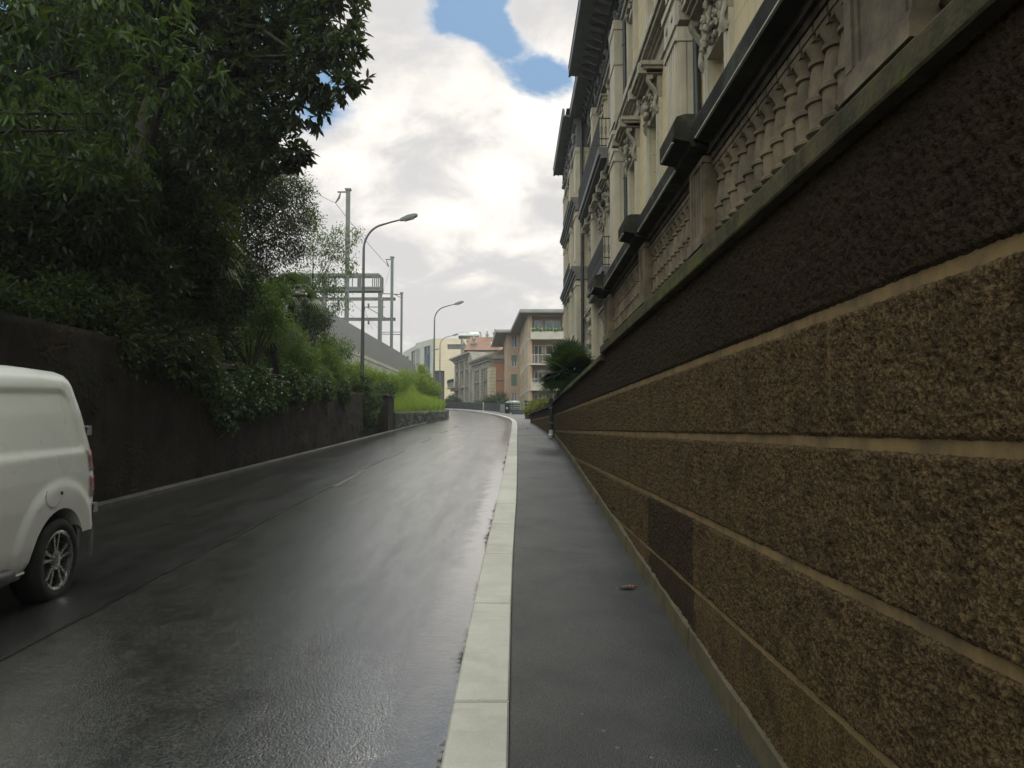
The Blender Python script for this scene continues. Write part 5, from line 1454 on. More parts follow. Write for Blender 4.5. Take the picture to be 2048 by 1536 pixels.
db = thing('waste_container', 'large dark waste container with a pale rounded lid', 'waste container', (at(1028, 800, 71).x, 71, zR(71)))
m = MB(); m.hexa([(-.48, -.4, .15), (.48, -.4, .15), (.48, .4, .15), (-.48, .4, .15), (-.56, -.5, .95), (.56, -.5, .95), (.56, .5, .95), (-.56, .5, .95)])
m.v = [(x + db.location.x, y + 71, z + db.location.z) for x, y, z in m.v]; m.build('body', M['bin'], db)
m = MB(); m.lathe([(.5, -.52), (.5, .52)], (0, 0, 0), 16, 'x'); m.v = [(x + db.location.x, y * .95 + 71, max(z, 0) * .5 + .95 + db.location.z) for x, y, z in m.v]; m.build('lid', M['binlid'], db, smooth=True)
for (dx_, dy_) in ((-.4, -.38), (.4, -.38), (-.4, .38), (.4, .38)):
    m = MB(); m.lathe([(.09, -.03), (.09, .03)], (db.location.x + dx_, 71 + dy_, db.location.z + .09), 10, 'x'); m.build('wheel', M['tyre'], db)
lb = thing('litter_bin', 'slim black litter bin with small white notice beside the container', 'litter bin', (at(1014, 800, 72).x, 72, zR(72)))
m = MB(); x_, z_ = lb.location.x, lb.location.z; m.lathe([(.18, 0), (.21, .05), (.22, .85), (.25, .9), (.24, 1.0), (.05, 1.12)], (x_, 72, z_), 14); m.build('body', M['bin'], lb, angle=40)
m = MB(); m.box(x_ - .07, x_ + .09, 71.76, 71.775, z_ + .4, z_ + .58); m.build('notice', M['sash'], lb)
cb = thing('cable_cabinet', 'grey ribbed utility cabinet standing against the slate wall', 'cabinet', (at(1005.5, 800, 75).x, 75, zR(75)))
x_, z_ = cb.location.x, cb.location.z
m = MB(); m.chbox(x_ - .26, x_ + .26, 74.8, 75.2, z_, z_ + .82, .02); m.build('housing', M['galv'], cb)
m = MB()
for k in range(7): m.box(x_ - .23 + k * .07, x_ - .20 + k * .07, 74.785, 74.798, z_ + .08, z_ + .74)
m.build('door', M['fence'], cb)
# slate garden wall behind the far pavement, in panels between pale posts
gl = thing('garden_wall', 'low slate panel wall with pale posts along the far pavement', 'wall', (-2.5, 84, 3.6))
GW = [(-.55, 76.5), (-1.85, 82.6), (-3.3, 88.4), (-5.2, 93.8), (-8.5, 99.2), (-13, 103.6), (-19, 107)]
for i, (a, b) in enumerate(zip(GW[:-1], GW[1:])):
    za, zb = zR(a[1]) - .1, zR(b[1]) - .1
    m = MB(); m.hexa([(a[0], a[1], za), (a[0] + .2, a[1] + .1, za), (b[0] + .2, b[1] + .1, zb), (b[0], b[1], zb), (a[0], a[1], za + .92), (a[0] + .2, a[1] + .1, za + .92), (b[0] + .2, b[1] + .1, zb + .92), (b[0], b[1], zb + .92)])
    m.build('panel', M['lowwall'], gl)
    m = MB(); m.box(b[0] - .10, b[0] + .03, b[1] - .12, b[1] + .02, zb, zb + .98); m.build('post', M['post_white'] if i == 1 else M['lowwall'], gl)

# fallen leaves on the pavement
def leaf_on(px, py, Y, X, L, ang, lab):
    z = zR(Y) + .004
    t = thing('fallen_leaf', lab, 'leaf', (X, Y, z), ang)
    m = MB(); n = 7
    for k in range(n):
        t_ = k / (n - 1); w_ = .30 * L * math.sin(math.pi * (t_ * .92 + .04)); m.v += [(L * (t_ - .5), -w_, .008 * math.sin(t_ * 5) + .008), (L * (t_ - .5), 0, .002 + .006 * math.sin(t_ * 4)), (L * (t_ - .5), w_, .010 + .01 * t_)]
    for k in range(n - 1):
        for j in (0, 1): m.f.append((k * 3 + j, k * 3 + 3 + j, k * 3 + 4 + j, k * 3 + 1 + j)); m.mi.append(0)
    m.build('blade', M['leaf_brown'], t, local=True)
    m = MB(); m.tube([(L * .48, 0, .006), (L * .75, .01, .008)], .003, 5); m.build('stalk', M['leaf_brown'], t, local=True)
leaf_on(1250, 1173, 5.78, .865, .13, .2, 'reddish brown fallen leaf on the wet pavement near the roughcast wall')
leaf_on(1055, 857, 26.5, .52, .16, 1.0, 'small dark fallen leaf far up the pavement')
# ------------------------------------------------------------------ the white van
van = thing('delivery_van', 'plain white panel van with alloy wheels beside the damp wall', 'van', (-4.52, 6.0, .235), R_(1.5))
van.rotation_euler = (R_(2.5), 0, R_(4.5))
def roofz(y):   return float(np.interp(y, [-4.15, -4.05, -3.6, -3.2, -2.35, -1.6, 0, .55, .8], [.80, .98, 1.12, 1.22, 1.80, 1.87, 1.88, 1.86, 1.84]))
def van_body():
    prof = [(.0, .24), (.5, .24), (.80, .25), (.87, .28), (.90, .34)]
    for z in np.linspace(.40, 1.74, 58): 
        prof.append((float(np.interp(z, [.34, .5, .8, 1.0, 1.15, 1.5, 1.74], [.905, .935, .955, .955, .945, .895, .845])), float(z)))
    prof += [(.825, 1.79), (.79, 1.83), (.73, 1.855), (.6, 1.872), (.35, 1.885), (0, 1.89)]
    ys = [-4.15, -4.10, -4.0, -3.85, -3.6, -3.4, -3.2, -3.0, -2.8, -2.6, -2.4, -2.2, -2.0, -1.8, -1.6, -1.45]
    ys += list(np.arange(-1.35, .56, .025)) + [.60, .65, .69, .72, .745, .765, .78, .79, .797, .80]
    V = []; n = len(prof)
    full = [(x, z) for x, z in prof] + [(-x, z) for x, z in reversed(prof[1:-1])]
    for y in ys:
        H = roofz(y); er = .80 - y; ef = y + 4.15
        nr = 0.0
        if er < .26: nr = .13 * (1 - math.sqrt(max(0, 1 - (1 - er / .26) ** 2)))
        if ef < .6: nr = .30 * (1 - math.sqrt(max(0, 1 - (1 - ef / .6) ** 2)))
        for (x, z) in full:
            zz = z if z < .9 else .9 + (z - .9) * (H - .9) / .99
            if H < .9 and z >= .9: zz = min(z, H) - (0.9 - H) * 0
            sx = 1 if x >= 0 else -1
            ax = abs(x) * (1 - nr / .95)
            # tail lean: the upper rear slopes forward
            lean = .30 * max(0, (z - .85) / 1.03) ** 1.5 * max(0, 1 - er / 1.3)
            yy = y - lean
            if yy > .3: yy = .3 + (yy - .3) * .80
            if abs(x) > .8 and .36 < z < 1.75 and y > -1.4:
                r = math.hypot(yy, zz - .33)
                ax += .020 * (1 - min(1, max(0, (r - .575) / .075)) ** 1)       # flared wheel arch
                # pressed side panel
                e = min(zz - (1.17 - .02 * yy), 1.68 - zz, .44 - .30 * (zz - 1.17) - yy, yy + 1.30)
                cr = .12
                dx1, dz1 = (.44 - .30 * (zz - 1.17) - yy), (1.68 - zz)
                if 0 < dx1 < cr and 0 < dz1 < cr: e = min(e, cr - math.hypot(cr - dx1, cr - dz1))
                dz2 = zz - (1.17 - .02 * yy)
                if 0 < dx1 < .07 and 0 < dz2 < .07: e = min(e, .07 - math.hypot(.07 - dx1, .07 - dz2))
                ax -= .016 * min(1, max(0, e / .028))
            V.append((sx * ax, yy, zz))
    k = len(full); Fq = []
    for i in range(len(ys) - 1):
        for j in range(k):
            q = (j + 1) % k; Fq.append((i * k + j, i * k + q, (i + 1) * k + q, (i + 1) * k + j))
    Fq.append(tuple(range(k))); e = (len(ys) - 1) * k; Fq.append(tuple(reversed(range(e, e + k))))
    me = bpy.data.meshes.new('body'); me.from_pydata(V, [], Fq); me.materials.append(M['white_paint']); me.materials.append(M['black_plastic'])
    import bmesh
    bm = bmesh.new(); bm.from_mesh(me); bmesh.ops.recalc_face_normals(bm, faces=bm.faces); bm.to_mesh(me); bm.free()
    o = bpy.data.objects.new('body', me); COL.objects.link(o)
    cut = []
    for (y, s) in ((0, 1), (0, -1), (-3.275, 1), (-3.275, -1)):
        m = MB(); m.lathe([(.405, .60), (.405, 1.2)] if s > 0 else [(.405, -1.2), (.405, -.60)], (0, y, .335), 40, 'x')
        m.v = [(a, b, c) for a, b, c in m.v]
        c = m.build('cutter', M['black_plastic'], None); cut.append(c)
        bm = bmesh.new(); bm.from_mesh(c.data); bmesh.ops.recalc_face_normals(bm, faces=bm.faces); bm.to_mesh(c.data); bm.free()
        md = o.modifiers.new('b', 'BOOLEAN'); md.operation = 'DIFFERENCE'; md.object = c; md.solver = 'EXACT'
    bpy.context.view_layer.update()
    dg = bpy.context.evaluated_depsgraph_get()
    nm = bpy.data.meshes.new_from_object(o.evaluated_get(dg))
    o.modifiers.clear(); o.data = nm
    for c in cut: bpy.data.objects.remove(c, do_unlink=True)
    o.data.materials.clear(); o.data.materials.append(M['white_paint']); o.data.materials.append(M['black_plastic'])
    for p in o.data.polygons:
        c = p.center; in_arch = any(math.hypot(c.y - y, c.z - .335) < .4035 for y in (0, -3.275)) and abs(c.x) > .58 and c.z > .2
        p.material_index = 1 if in_arch else 0
    o.data.polygons.foreach_set('use_smooth', [True] * len(o.data.polygons)); o.data.set_sharp_from_angle(angle=R_(38))
    o.parent = van
    return o
body = van_body()
def wheel(y, s):
    w_ = thing('wheel', None, None, (s * .845, y, .335)); w_.parent = van
    m = MB(); m.lathe([(.222, -.085), (.225, -.10), (.265, -.11), (.31, -.108), (.330, -.09), (.336, -.05), (.336, .05), (.330, .09), (.31, .108), (.265, .11), (.225, .10), (.222, .085)], (0, 0, 0), 40, 'x', cap=False)
    m.build('tyre', M['tyre'], w_, smooth=True, local=True)
    r = MB(); f = s
    def X(v): return v * f
    r.lathe([(.205, X(-.09)), (.228, X(-.08)), (.215, X(.0)), (.218, X(.09)), (.232, X(.103)), (.224, X(.108)), (.207, X(.098)), (.202, X(.03)), (.195, X(-.02)), (.20, X(-.08))], (0, 0, 0), 40, 'x', cap=False)
    for k in range(5):
        for d_ in (-1, 1):
            a = 2 * math.pi * k / 5 + .3
            a0, a1 = a + d_ * .16, a + d_ * .20
            p0 = (X(.085), .05 * math.cos(a0 * 1) + 0, .05 * math.sin(a0)); 
            def P(rad, ang, x): return (X(x), rad * math.cos(ang), rad * math.sin(ang))
            w0, w1 = .22, .065
            r.hexa([P(.05, a0 - w0, .045), P(.05, a0 + w0, .045), P(.212, a1 + w1, .055), P(.212, a1 - w1, .055), P(.05, a0 - w0, .085), P(.05, a0 + w0, .085), P(.212, a1 + w1, .088), P(.212, a1 - w1, .088)])
    r.lathe([(.075, X(.03)), (.072, X(.085)), (.05, X(.095)), (.035, X(.10)), (.01, X(.102))], (0, 0, 0), 20, 'x')
    for k in range(5):
        a = 2 * math.pi * k / 5; r.lathe([(.011, X(.085)), (.009, X(.10))], (0, .055 * math.cos(a), .055 * math.sin(a)), 8, 'x')
    r.build('rim', M['alloy'], w_, local=True, angle=35)
    h = MB(); h.lathe([(.15, X(-.02)), (.15, X(.01)), (.05, X(.02))], (0, 0, 0), 24, 'x'); h.lathe([(.20, X(-.085)), (.20, X(-.06))], (0, 0, 0), 24, 'x'); h.build('brake_disc', M['fence'], w_, local=True)
    return w_
for y in (0, -3.275):
    for s in (1, -1): wheel(y, s)
def vpart(name, mat, mb, parent=van, **k): return mb.build(name, mat, parent, local=True, **k)
def corner(er, z, s=1, off=0.0):
    """point on the rounded tail corner"""
    nr = .13 * (1 - math.sqrt(max(0, 1 - (1 - er / .26) ** 2))) if er < .26 else 0.0
    hw = float(np.interp(z, [.3, .5, .8, 1.0, 1.15, 1.5], [.90, .935, .955, .955, .945, .895])) * (1 - nr / .95)
    y = .80 - er; y -= .30 * max(0, (z - .85) / 1.03) ** 1.5 * max(0, 1 - er / 1.3)
    if y > .3: y = .3 + (y - .3) * .80
    e2 = er + .01
    a = math.atan2(max(.0, .26 - er), .26 * .8) if er < .26 else 0.0
    return (s * (hw + off * math.cos(a)), y + off * math.sin(a), z)
ers = [.52, .46, .40, .34, .26, .18, .11, .06, .02, 0.0]
pr_ = [(-.03, .235), (.012, .25), (.020, .40), (.018, .52), (-.002, .555), (-.05, .56)]
path = [corner(e, .5, 1) for e in ers] + [corner(e, .5, -1) for e in reversed(ers)]
m = MB(); pts_ = []
for i, p in enumerate(path):
    q0, q1 = path[max(i - 1, 0)], path[min(i + 1, len(path) - 1)]
    tx, ty = q1[0] - q0[0], q1[1] - q0[1]; l_ = math.hypot(tx, ty); pts_.append((p[0], p[1], ty / l_, -tx / l_))
m.sweep([(d_, z) for d_, z in pr_] if pts_[0][2] > 0 else [(-d_, z) for d_, z in pr_], pts_)
vpart('rear_bumper', M['black_plastic'], m, smooth=True)
for s in (1, -1):
    for (z0, z1) in ((.76, .95), (.985, 1.17)):
        m = MB(); E = [.26, .20, .15, .10, .06, .03, .01]
        for zz in (z0, z0 + .01, (z0 + z1) / 2, z1 - .01, z1):
            o_f = -.004 if zz in (z0, z1) else .007
            for e in E: m.v.append(corner(e, zz, s, o_f))
        k_ = len(E)
        for i in range(4):
            for j in range(k_ - 1): m.f.append((i * k_ + j, i * k_ + j + 1, (i + 1) * k_ + j + 1, (i + 1) * k_ + j)); m.mi.append(0)
        vpart('tail_lamp', M['redlens'], m, smooth=True)
    for z in (.66, 1.33):
        c = corner(.10, z, s, .010)
        m = MB(); m.box(c[0] - .022, c[0] + .022, c[1] - .03, c[1] + .03, z - .04, z + .04); hg = vpart('hinge', M['binlid'], m)
        m = MB(); m.box(c[0] - .008, c[0] + .012, c[1] - .034, c[1] - .0301, z - .025, z + .028); m.box(c[0] - .016, c[0] + .02, c[1] - .034, c[1] - .0301, z + .012, z + .022); vpart('hinge_pin', M['black_plastic'], m, hg)
m = MB()
m.tube([(.958, y, .37) for y in np.linspace(-2.75, -.70, 12)] + [(.945, -.62, .37)], [.055] * 11 + [.05, .02], 10)
vpart('side_moulding', M['black_plastic'], m, smooth=True)
m = MB(); m.tube([(.918, y, .335) for y in np.linspace(-2.75, -.44, 10)], .012, 6); vpart('sill_edge', M['sash'], m)
# fuel flap: a fine rounded outline with its lock
m = MB()
pts = []
for k in range(13):
    a = math.pi * (.12 + 1.0 * k / 12)
    pts.append((.975, -.13 + .12 * math.cos(a + 2.2), .86 + .09 * math.sin(a + 2.2)))
m.tube(pts, .0022, 5); vpart('fuel_flap', M['fence'], m)
m = MB(); m.lathe([(.014, .965), (.014, .982)], (0, -.02, .865), 10, 'x'); vpart('fuel_lock', M['black_plastic'], m)
for s in (1, -1):
    m = MB(); m.hexa([(s * .905, -2.45, 1.12), (s * .905, -1.55, 1.12), (s * .925, -1.55, 1.12), (s * .925, -2.45, 1.12), (s * .85, -2.15, 1.62), (s * .85, -1.6, 1.66), (s * .87, -1.6, 1.66), (s * .87, -2.15, 1.62)]); vpart('side_window', M['vanglass'], m)
m = MB(); m.hexa([(-.80, -3.15, 1.24), (.80, -3.15, 1.24), (.66, -2.45, 1.78), (-.66, -2.45, 1.78), (-.80, -3.17, 1.27), (.80, -3.17, 1.27), (.66, -2.47, 1.81), (-.66, -2.47, 1.81)]); vpart('windscreen', M['vanglass'], m)
m = MB(); m.lathe([(.02, 0), (.015, .06), (.03, .07), (.03, .11), (.01, .12)], (.12, .90, .42), 10); vpart('tow_ball', M['galv'], m)
m = MB(); m.box(-.7, .7, -3.9, .7, .235, .30); vpart('underbody', M['black_plastic'], m)

# ------------------------------------------------------------------ foliage
def unit(v): return v / (np.linalg.norm(v, axis=-1, keepdims=True) + 1e-9)
def leaves(P, D, L, W, tint, bend=.18, rs=None):
    """P (n,3) leaf bases, D (n,3) directions, L lengths, W widths; six-point folded leaves"""
    n = len(P); rs = rs or rng
    D = unit(D); up = unit(np.c_[rs.normal(0, .5, n), rs.normal(0, .5, n), np.ones(n)])
    S = np.cross(D, up); bad = np.linalg.norm(S, axis=1) < 1e-3; S[bad] = (1, 0, 0); S = unit(S)
    N = np.cross(S, D)
    L = L[:, None]; W = W[:, None]
    fold = .35
    v0 = P
    v1 = P + D * L * .30 + S * W * .42 + N * W * fold * .4; v5 = P + D * L * .30 - S * W * .42 + N * W * fold * .4
    v2 = P + D * L * .66 + S * W * .40 + N * (W * fold * .4 - L * bend * .45); v4 = P + D * L * .66 - S * W * .40 + N * (W * fold * .4 - L * bend * .45)
    v3 = P + D * L - N * L * bend
    V = np.stack([v0, v1, v2, v3, v4, v5], 1).reshape(-1, 3)
    i = np.arange(n)[:, None] * 6
    Fq = np.concatenate([i + np.array([0, 1, 2, 3]), i + np.array([0, 3, 4, 5])], 0)
    return V, Fq, np.repeat(tint, 6)
def crown_points(blobs, n_clumps, rc, shell=.55):
    C = np.array([b[0] for b in blobs], float); Rr = np.array([b[1] if hasattr(b[1], '__len__') else (b[1],) * 3 for b in blobs], float)
    wgt = np.prod(Rr, 1) ** (2 / 3); wgt /= wgt.sum()
    k = rng.choice(len(blobs), n_clumps, p=wgt)
    u = unit(rng.normal(size=(n_clumps, 3)))
    r = (shell + (1 - shell) * rng.random(n_clumps)) ** .7
    r = np.where(rng.random(n_clumps) < .3, rng.random(n_clumps), r)
    return C[k] + u * r[:, None] * Rr[k], u, k
def crown(name, blobs, n_clumps, per, rc, L, W, mat, parent, droop=.3, whorl=False, flat=1.0, light=.5, tipdroop=.18):
    base = world_loc(parent)
    c, u, k = crown_points(blobs, n_clumps, rc)
    ct = np.clip(rng.normal(.5, .25, n_clumps), 0, 1)
    if whorl:
        ax = unit(u + rng.normal(0, .45, u.shape) + np.array([0, -.1, .15]))
        P = np.repeat(c, per, 0); A = np.repeat(ax, per, 0); n = len(P)
        q = unit(np.cross(A, rng.normal(size=A.shape)))
        D = unit(A * rng.uniform(.15, 1.0, (n, 1)) + q * rng.uniform(.5, 1.1, (n, 1)) + np.array([0, 0, -droop]))
        P = P - A * rng.uniform(0, rc, (n, 1)) 
    else:
        P = np.repeat(c, per, 0); n = len(P)
        P = P + rng.normal(0, rc * .55, (n, 3)) * np.array([1, 1, flat])
        D = unit(np.repeat(u, per, 0) * .6 + rng.normal(0, .8, (n, 3)) + np.array([0, 0, -droop]))
    tint = np.clip(np.repeat(ct, per) + rng.normal(0, .18, n), 0, 1)
    V, Fq, tn = leaves(P, D, L * rng.uniform(.65, 1.25, n), W * rng.uniform(.7, 1.2, n), tint, tipdroop)
    V = V - np.array(base)
    return np_mesh(name, V, Fq, mat, parent, {'tint': tn})
def trunk(parent, path, r0, r1, limbs=(), name='trunk'):
    m = MB(); path = [Vector(p) for p in path]; n = len(path)
    m.tube(path, [r0 + (r1 - r0) * i / (n - 1) for i in range(n)], 9)
    for (a, b, r, br) in limbs:
        a, b = Vector(a), Vector(b); b = a.lerp(b, .92); mid = a.lerp(b, .5) + Vector((random.uniform(-.15, .15), random.uniform(-.15, .15), .12 * (b - a).length))
        m.tube([a, a.lerp(mid, .5) + Vector((0, 0, .03)), mid, mid.lerp(b, .5), b], [r, r * .8, r * .6, r * .42, r * .2], 6)
        for _ in range(3):
            t = random.uniform(.6, .95); s0 = mid.lerp(b, t); e = s0 + Vector((random.uniform(-1, 1), random.uniform(-1, 1), random.uniform(-.3, .8))) * br * .5
            m.tube([s0, s0.lerp(e, .5) + Vector((0, 0, .04)), e], [r * .35, r * .22, r * .08], 5)
    return m.build(name, M['bark'], parent, smooth=True)
def tree(name, label, base, path, r0, blobs, n_clumps, per, rc, L, W, mat, cat='tree', **k):
    t = thing(name, label, cat, base)
    top = path[-1]
    lim = [(path[max(1, len(path) - 1 - (i % 2))], b[0], r0 * random.uniform(.18, .30), b[1] if not hasattr(b[1], '__len__') else b[1][0]) for i, b in enumerate(blobs)]
    trunk(t, path, r0, r0 * .55, lim)
    crown('crown', blobs, n_clumps, per, rc, L, W, mat, t, **k)
    return t
def PB(lst, sc_=1.0): return [(tuple(at(x, y, Y)), r * sc_) for (x, y, Y, r) in lst]

# big magnolia whose branches hang over the street
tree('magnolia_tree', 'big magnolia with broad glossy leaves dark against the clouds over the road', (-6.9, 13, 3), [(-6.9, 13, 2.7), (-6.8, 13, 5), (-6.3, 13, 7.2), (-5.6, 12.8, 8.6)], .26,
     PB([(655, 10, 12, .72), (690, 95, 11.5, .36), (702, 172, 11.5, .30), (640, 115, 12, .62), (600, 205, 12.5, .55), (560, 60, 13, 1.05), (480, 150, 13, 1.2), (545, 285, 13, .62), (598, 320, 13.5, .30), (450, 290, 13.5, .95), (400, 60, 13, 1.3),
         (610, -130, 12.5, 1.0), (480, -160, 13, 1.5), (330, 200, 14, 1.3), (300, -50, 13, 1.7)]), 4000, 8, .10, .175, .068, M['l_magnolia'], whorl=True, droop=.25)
# light green laurel close to the camera side
tree('laurel_tree', 'laurel with drooping fresh green leaves nearest on the bank behind the van', (-7.2, 8.2, 2.9), [(-7.2, 8.2, 2.7), (-7.1, 8.1, 4.2), (-6.8, 8, 5.6)], .16,
     PB([(60, 60, 7.6, .85), (190, 110, 8, .75), (60, 205, 7.8, .62), (310, 90, 8.6, .75), (-20, -120, 7.5, 1.1), (200, -90, 8, 1.1), (-110, 150, 7.4, 1.0), (235, 250, 8.7, .42), (20, 330, 8.2, .5), (265, 325, 9, .36), (150, 320, 9, .45), (330, 215, 9.2, .5), (410, 150, 9.6, .45)]), 430, 8, .10, .165, .055, M['l_laurel'], whorl=True, droop=.75, tipdroop=.28)
# fine leaved holm oak lower down
tree('holm_oak', 'dark fine leaved evergreen below the magnolia, beside the railway fence', (-9.5, 22, 3.4), [(-9.5, 22, 3.2), (-9.2, 21.6, 5), (-8.5, 21, 6.8)], .2,
     PB([(560, 400, 20, .95), (597, 380, 20, .42), (510, 380, 20, 1.0), (545, 480, 21, .85), (470, 460, 20, 1.0), (605, 440, 21, .45), (480, 330, 19, 1.1), (400, 390, 20, 1.3), (590, 500, 21, .45), (530, 545, 21, .6), (430, 300, 19, 1.2)]), 2600, 16, .20, .085, .034, M['l_oak'], droop=.35)
tree('young_tree', 'slender open crowned tree whose twigs cross the railway mast', (-8.9, 31, 3.8), [(-8.9, 31, 3.5), (-8.6, 31, 5.5), (-8.2, 31, 7.2)], .10,
     PB([(650, 500, 30, .75), (688, 478, 30, .55), (660, 560, 30, .65), (700, 530, 30, .42), (625, 455, 30, .5), (640, 630, 30, .5), (600, 560, 31, .7), (675, 605, 30, .45), (710, 470, 30, .25)]), 430, 11, .20, .12, .045, M['l_light'], droop=.5)
# darker trees filling the bank behind
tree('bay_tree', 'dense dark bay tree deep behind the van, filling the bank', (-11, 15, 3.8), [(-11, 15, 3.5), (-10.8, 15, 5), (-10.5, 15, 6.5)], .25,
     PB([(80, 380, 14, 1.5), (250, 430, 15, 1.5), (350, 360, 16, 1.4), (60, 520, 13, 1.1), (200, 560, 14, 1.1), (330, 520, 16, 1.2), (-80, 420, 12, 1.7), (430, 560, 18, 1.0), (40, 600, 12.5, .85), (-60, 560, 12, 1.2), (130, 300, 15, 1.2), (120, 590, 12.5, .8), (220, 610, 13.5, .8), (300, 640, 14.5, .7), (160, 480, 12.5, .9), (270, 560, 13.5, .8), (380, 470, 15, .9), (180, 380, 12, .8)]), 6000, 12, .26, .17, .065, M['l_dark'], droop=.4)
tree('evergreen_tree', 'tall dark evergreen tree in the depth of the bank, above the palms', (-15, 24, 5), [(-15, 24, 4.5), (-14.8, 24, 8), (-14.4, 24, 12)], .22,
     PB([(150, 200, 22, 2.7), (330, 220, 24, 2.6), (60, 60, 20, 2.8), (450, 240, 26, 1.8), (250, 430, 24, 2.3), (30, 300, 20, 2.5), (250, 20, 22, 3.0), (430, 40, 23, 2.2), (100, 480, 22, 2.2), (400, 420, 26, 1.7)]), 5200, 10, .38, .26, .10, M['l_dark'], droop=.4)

def shrub(name, label, blobs, base, n_clumps, per, rc, L, W, mat, group=None, **k):
    t = thing(name, label, 'shrub' if name != 'ivy' else 'ivy', base, group=group)
    m = MB(); b = Vector(base)
    for (c, r) in blobs:
        c = Vector(c)
        for _ in range(3):
            e = c + Vector((random.uniform(-.5, .5), random.uniform(-.5, .5), random.uniform(-.2, .5))) * (r if not hasattr(r, '__len__') else r[0])
            s0 = Vector((b.x, b.y, b.z))
            m.tube([s0, s0.lerp(e, .5) + Vector((0, 0, .05)), e], [.022, .015, .006], 5)
    m.build('stems', M['bark'], t)
    crown('foliage', blobs, n_clumps, per, rc, L, W, mat, t, **k)
    return t
G_ = 'shrubs on the left bank'
def base_of(bl, z): 
    c = np.mean([b[0] for b in bl], 0); return (float(c[0]), float(c[1]), z)
for (lab, pts, z, ncl, per, rc, L, W, mat) in (
    ('rounded green bush between the palms above the ivy', [(510, 600, 19, .62), (470, 640, 18.5, .55), (540, 640, 19.5, .5), (430, 610, 18, .6), (560, 585, 20, .35)], 3.0, 900, 12, .16, .085, .036, 'l_shrub'),
    ('dark leafy bush behind the van roof', [(380, 640, 17, .75), (310, 610, 16, .8), (230, 610, 15, .7), (430, 700, 17.5, .5)], 3.0, 900, 12, .18, .11, .045, 'l_dark'),
    ('dark straggling shrub along the wall top above the van', [(40, 640, 10.5, .42), (110, 655, 11, .42), (180, 650, 11.6, .45), (250, 675, 12.4, .45), (320, 690, 13.2, .5), (380, 705, 14.2, .5), (-30, 620, 10, .45), (210, 620, 12, .5), (130, 615, 11.5, .5), (250, 690, 11.9, .3), (310, 712, 12.8, .36), (365, 735, 13.8, .4)], 3.0, 1100, 10, .2, .12, .05, 'l_dark'),
    ('bushy green shrub spilling over the wall, left of the ivy mound', [(520, 690, 22, .62), (570, 680, 23, .6), (480, 720, 20, .5), (540, 740, 22, .5), (600, 720, 24, .6)], 3.0, 1300, 12, .17, .085, .035, 'l_shrub'),
    ('leafy green hedge plant hanging over the wall top beside the ivy mound', [(600, 745, 24.5, .5), (640, 760, 26.5, .5), (670, 765, 28.5, .5), (690, 750, 29.5, .5), (560, 760, 22.5, .45), (650, 725, 28, .6)], 3.0, 1300, 12, .17, .085, .036, 'l_shrub'),
    ('loose dark shrub against the concrete railway wall', [(610, 620, 28, .6), (600, 660, 28, .7), (640, 640, 29, .45), (580, 700, 27, .6)], 3.6, 800, 12, .2, .10, .04, 'l_oak'),
    ('mid green shrub below the young tree', [(640, 720, 29, .7), (665, 745, 30, .55), (620, 755, 28, .55), (680, 700, 31, .5), (650, 690, 30, .5)], 3.2, 1000, 12, .18, .09, .038, 'l_shrub'),
    ('bright weedy shrub around the foot of the first street lamp', [(735, 752, 40, .5), (760, 758, 42, .5), (715, 745, 38, .5), (785, 765, 44, .5)], 3.6, 900, 10, .2, .11, .035, 'l_bright'),
    ('bright green sapling thicket below the railway fence end', [(835, 770, 56, .85), (852, 772, 58, .75), (818, 785, 54, .6), (846, 752, 58, .55), (868, 780, 60, .6), (842, 738, 57, .3)], 3.6, 1000, 12, .26, .15, .05, 'l_bright'),
    ('yellow green weeds on the grass slope beside the gate pier', [(800, 765, 47, .6), (780, 772, 45, .5), (812, 755, 50, .5)], 3.2, 700, 10, .2, .11, .035, 'l_bright')):
    bl = PB(pts); shrub('shrub', lab, bl, base_of(bl, z), ncl, per, rc, L, W, M[mat], group=G_)
# ivy hanging over the wall
bl = []
for (x, y, Y) in ((420, 770, 15.2), (450, 790, 16.2), (480, 800, 17.2), (510, 800, 18.2), (545, 790, 19.5), (580, 780, 21), (440, 820, 15.8), (470, 765, 16.8), (610, 775, 22.5), (405, 740, 14.8), (500, 760, 18), (560, 760, 20.5), (640, 775, 24.5), (665, 785, 27)):
    c = at(x, y, Y); bl.append(((-5.97 + .03 * random.random(), Y, c.z), (.12, .62, .42)))
shrub('ivy', 'dark ivy curtain hanging over the damp wall beyond the van', bl, (-6.1, 18, 2.9), 1500, 10, .12, .085, .07, M['l_ivy'], droop=.8)
bl = PB([(712, 775, 31.5, .62), (705, 800, 31, .6), (728, 800, 33, .55), (718, 830, 32, .5), (735, 835, 34, .42), (700, 760, 31, .4), (745, 800, 35, .4)])
shrub('ivy', 'rounded mound of dark ivy burying the gate pier below the first street lamp', bl, (-6.3, 32.5, 1.6), 1300, 12, .14, .085, .07, M['l_ivy'], droop=.6)
bl = [((-6.3, 36.8, 3.42), (.55, .6, .36)), ((-6.2, 37.4, 3.5), (.42, .5, .36))]
shrub('clipped_bush', 'dark rounded bush on top of the square gate pier', bl, (-6.25, 37.1, 3.26), 420, 12, .10, .075, .045, M['l_ivy'])
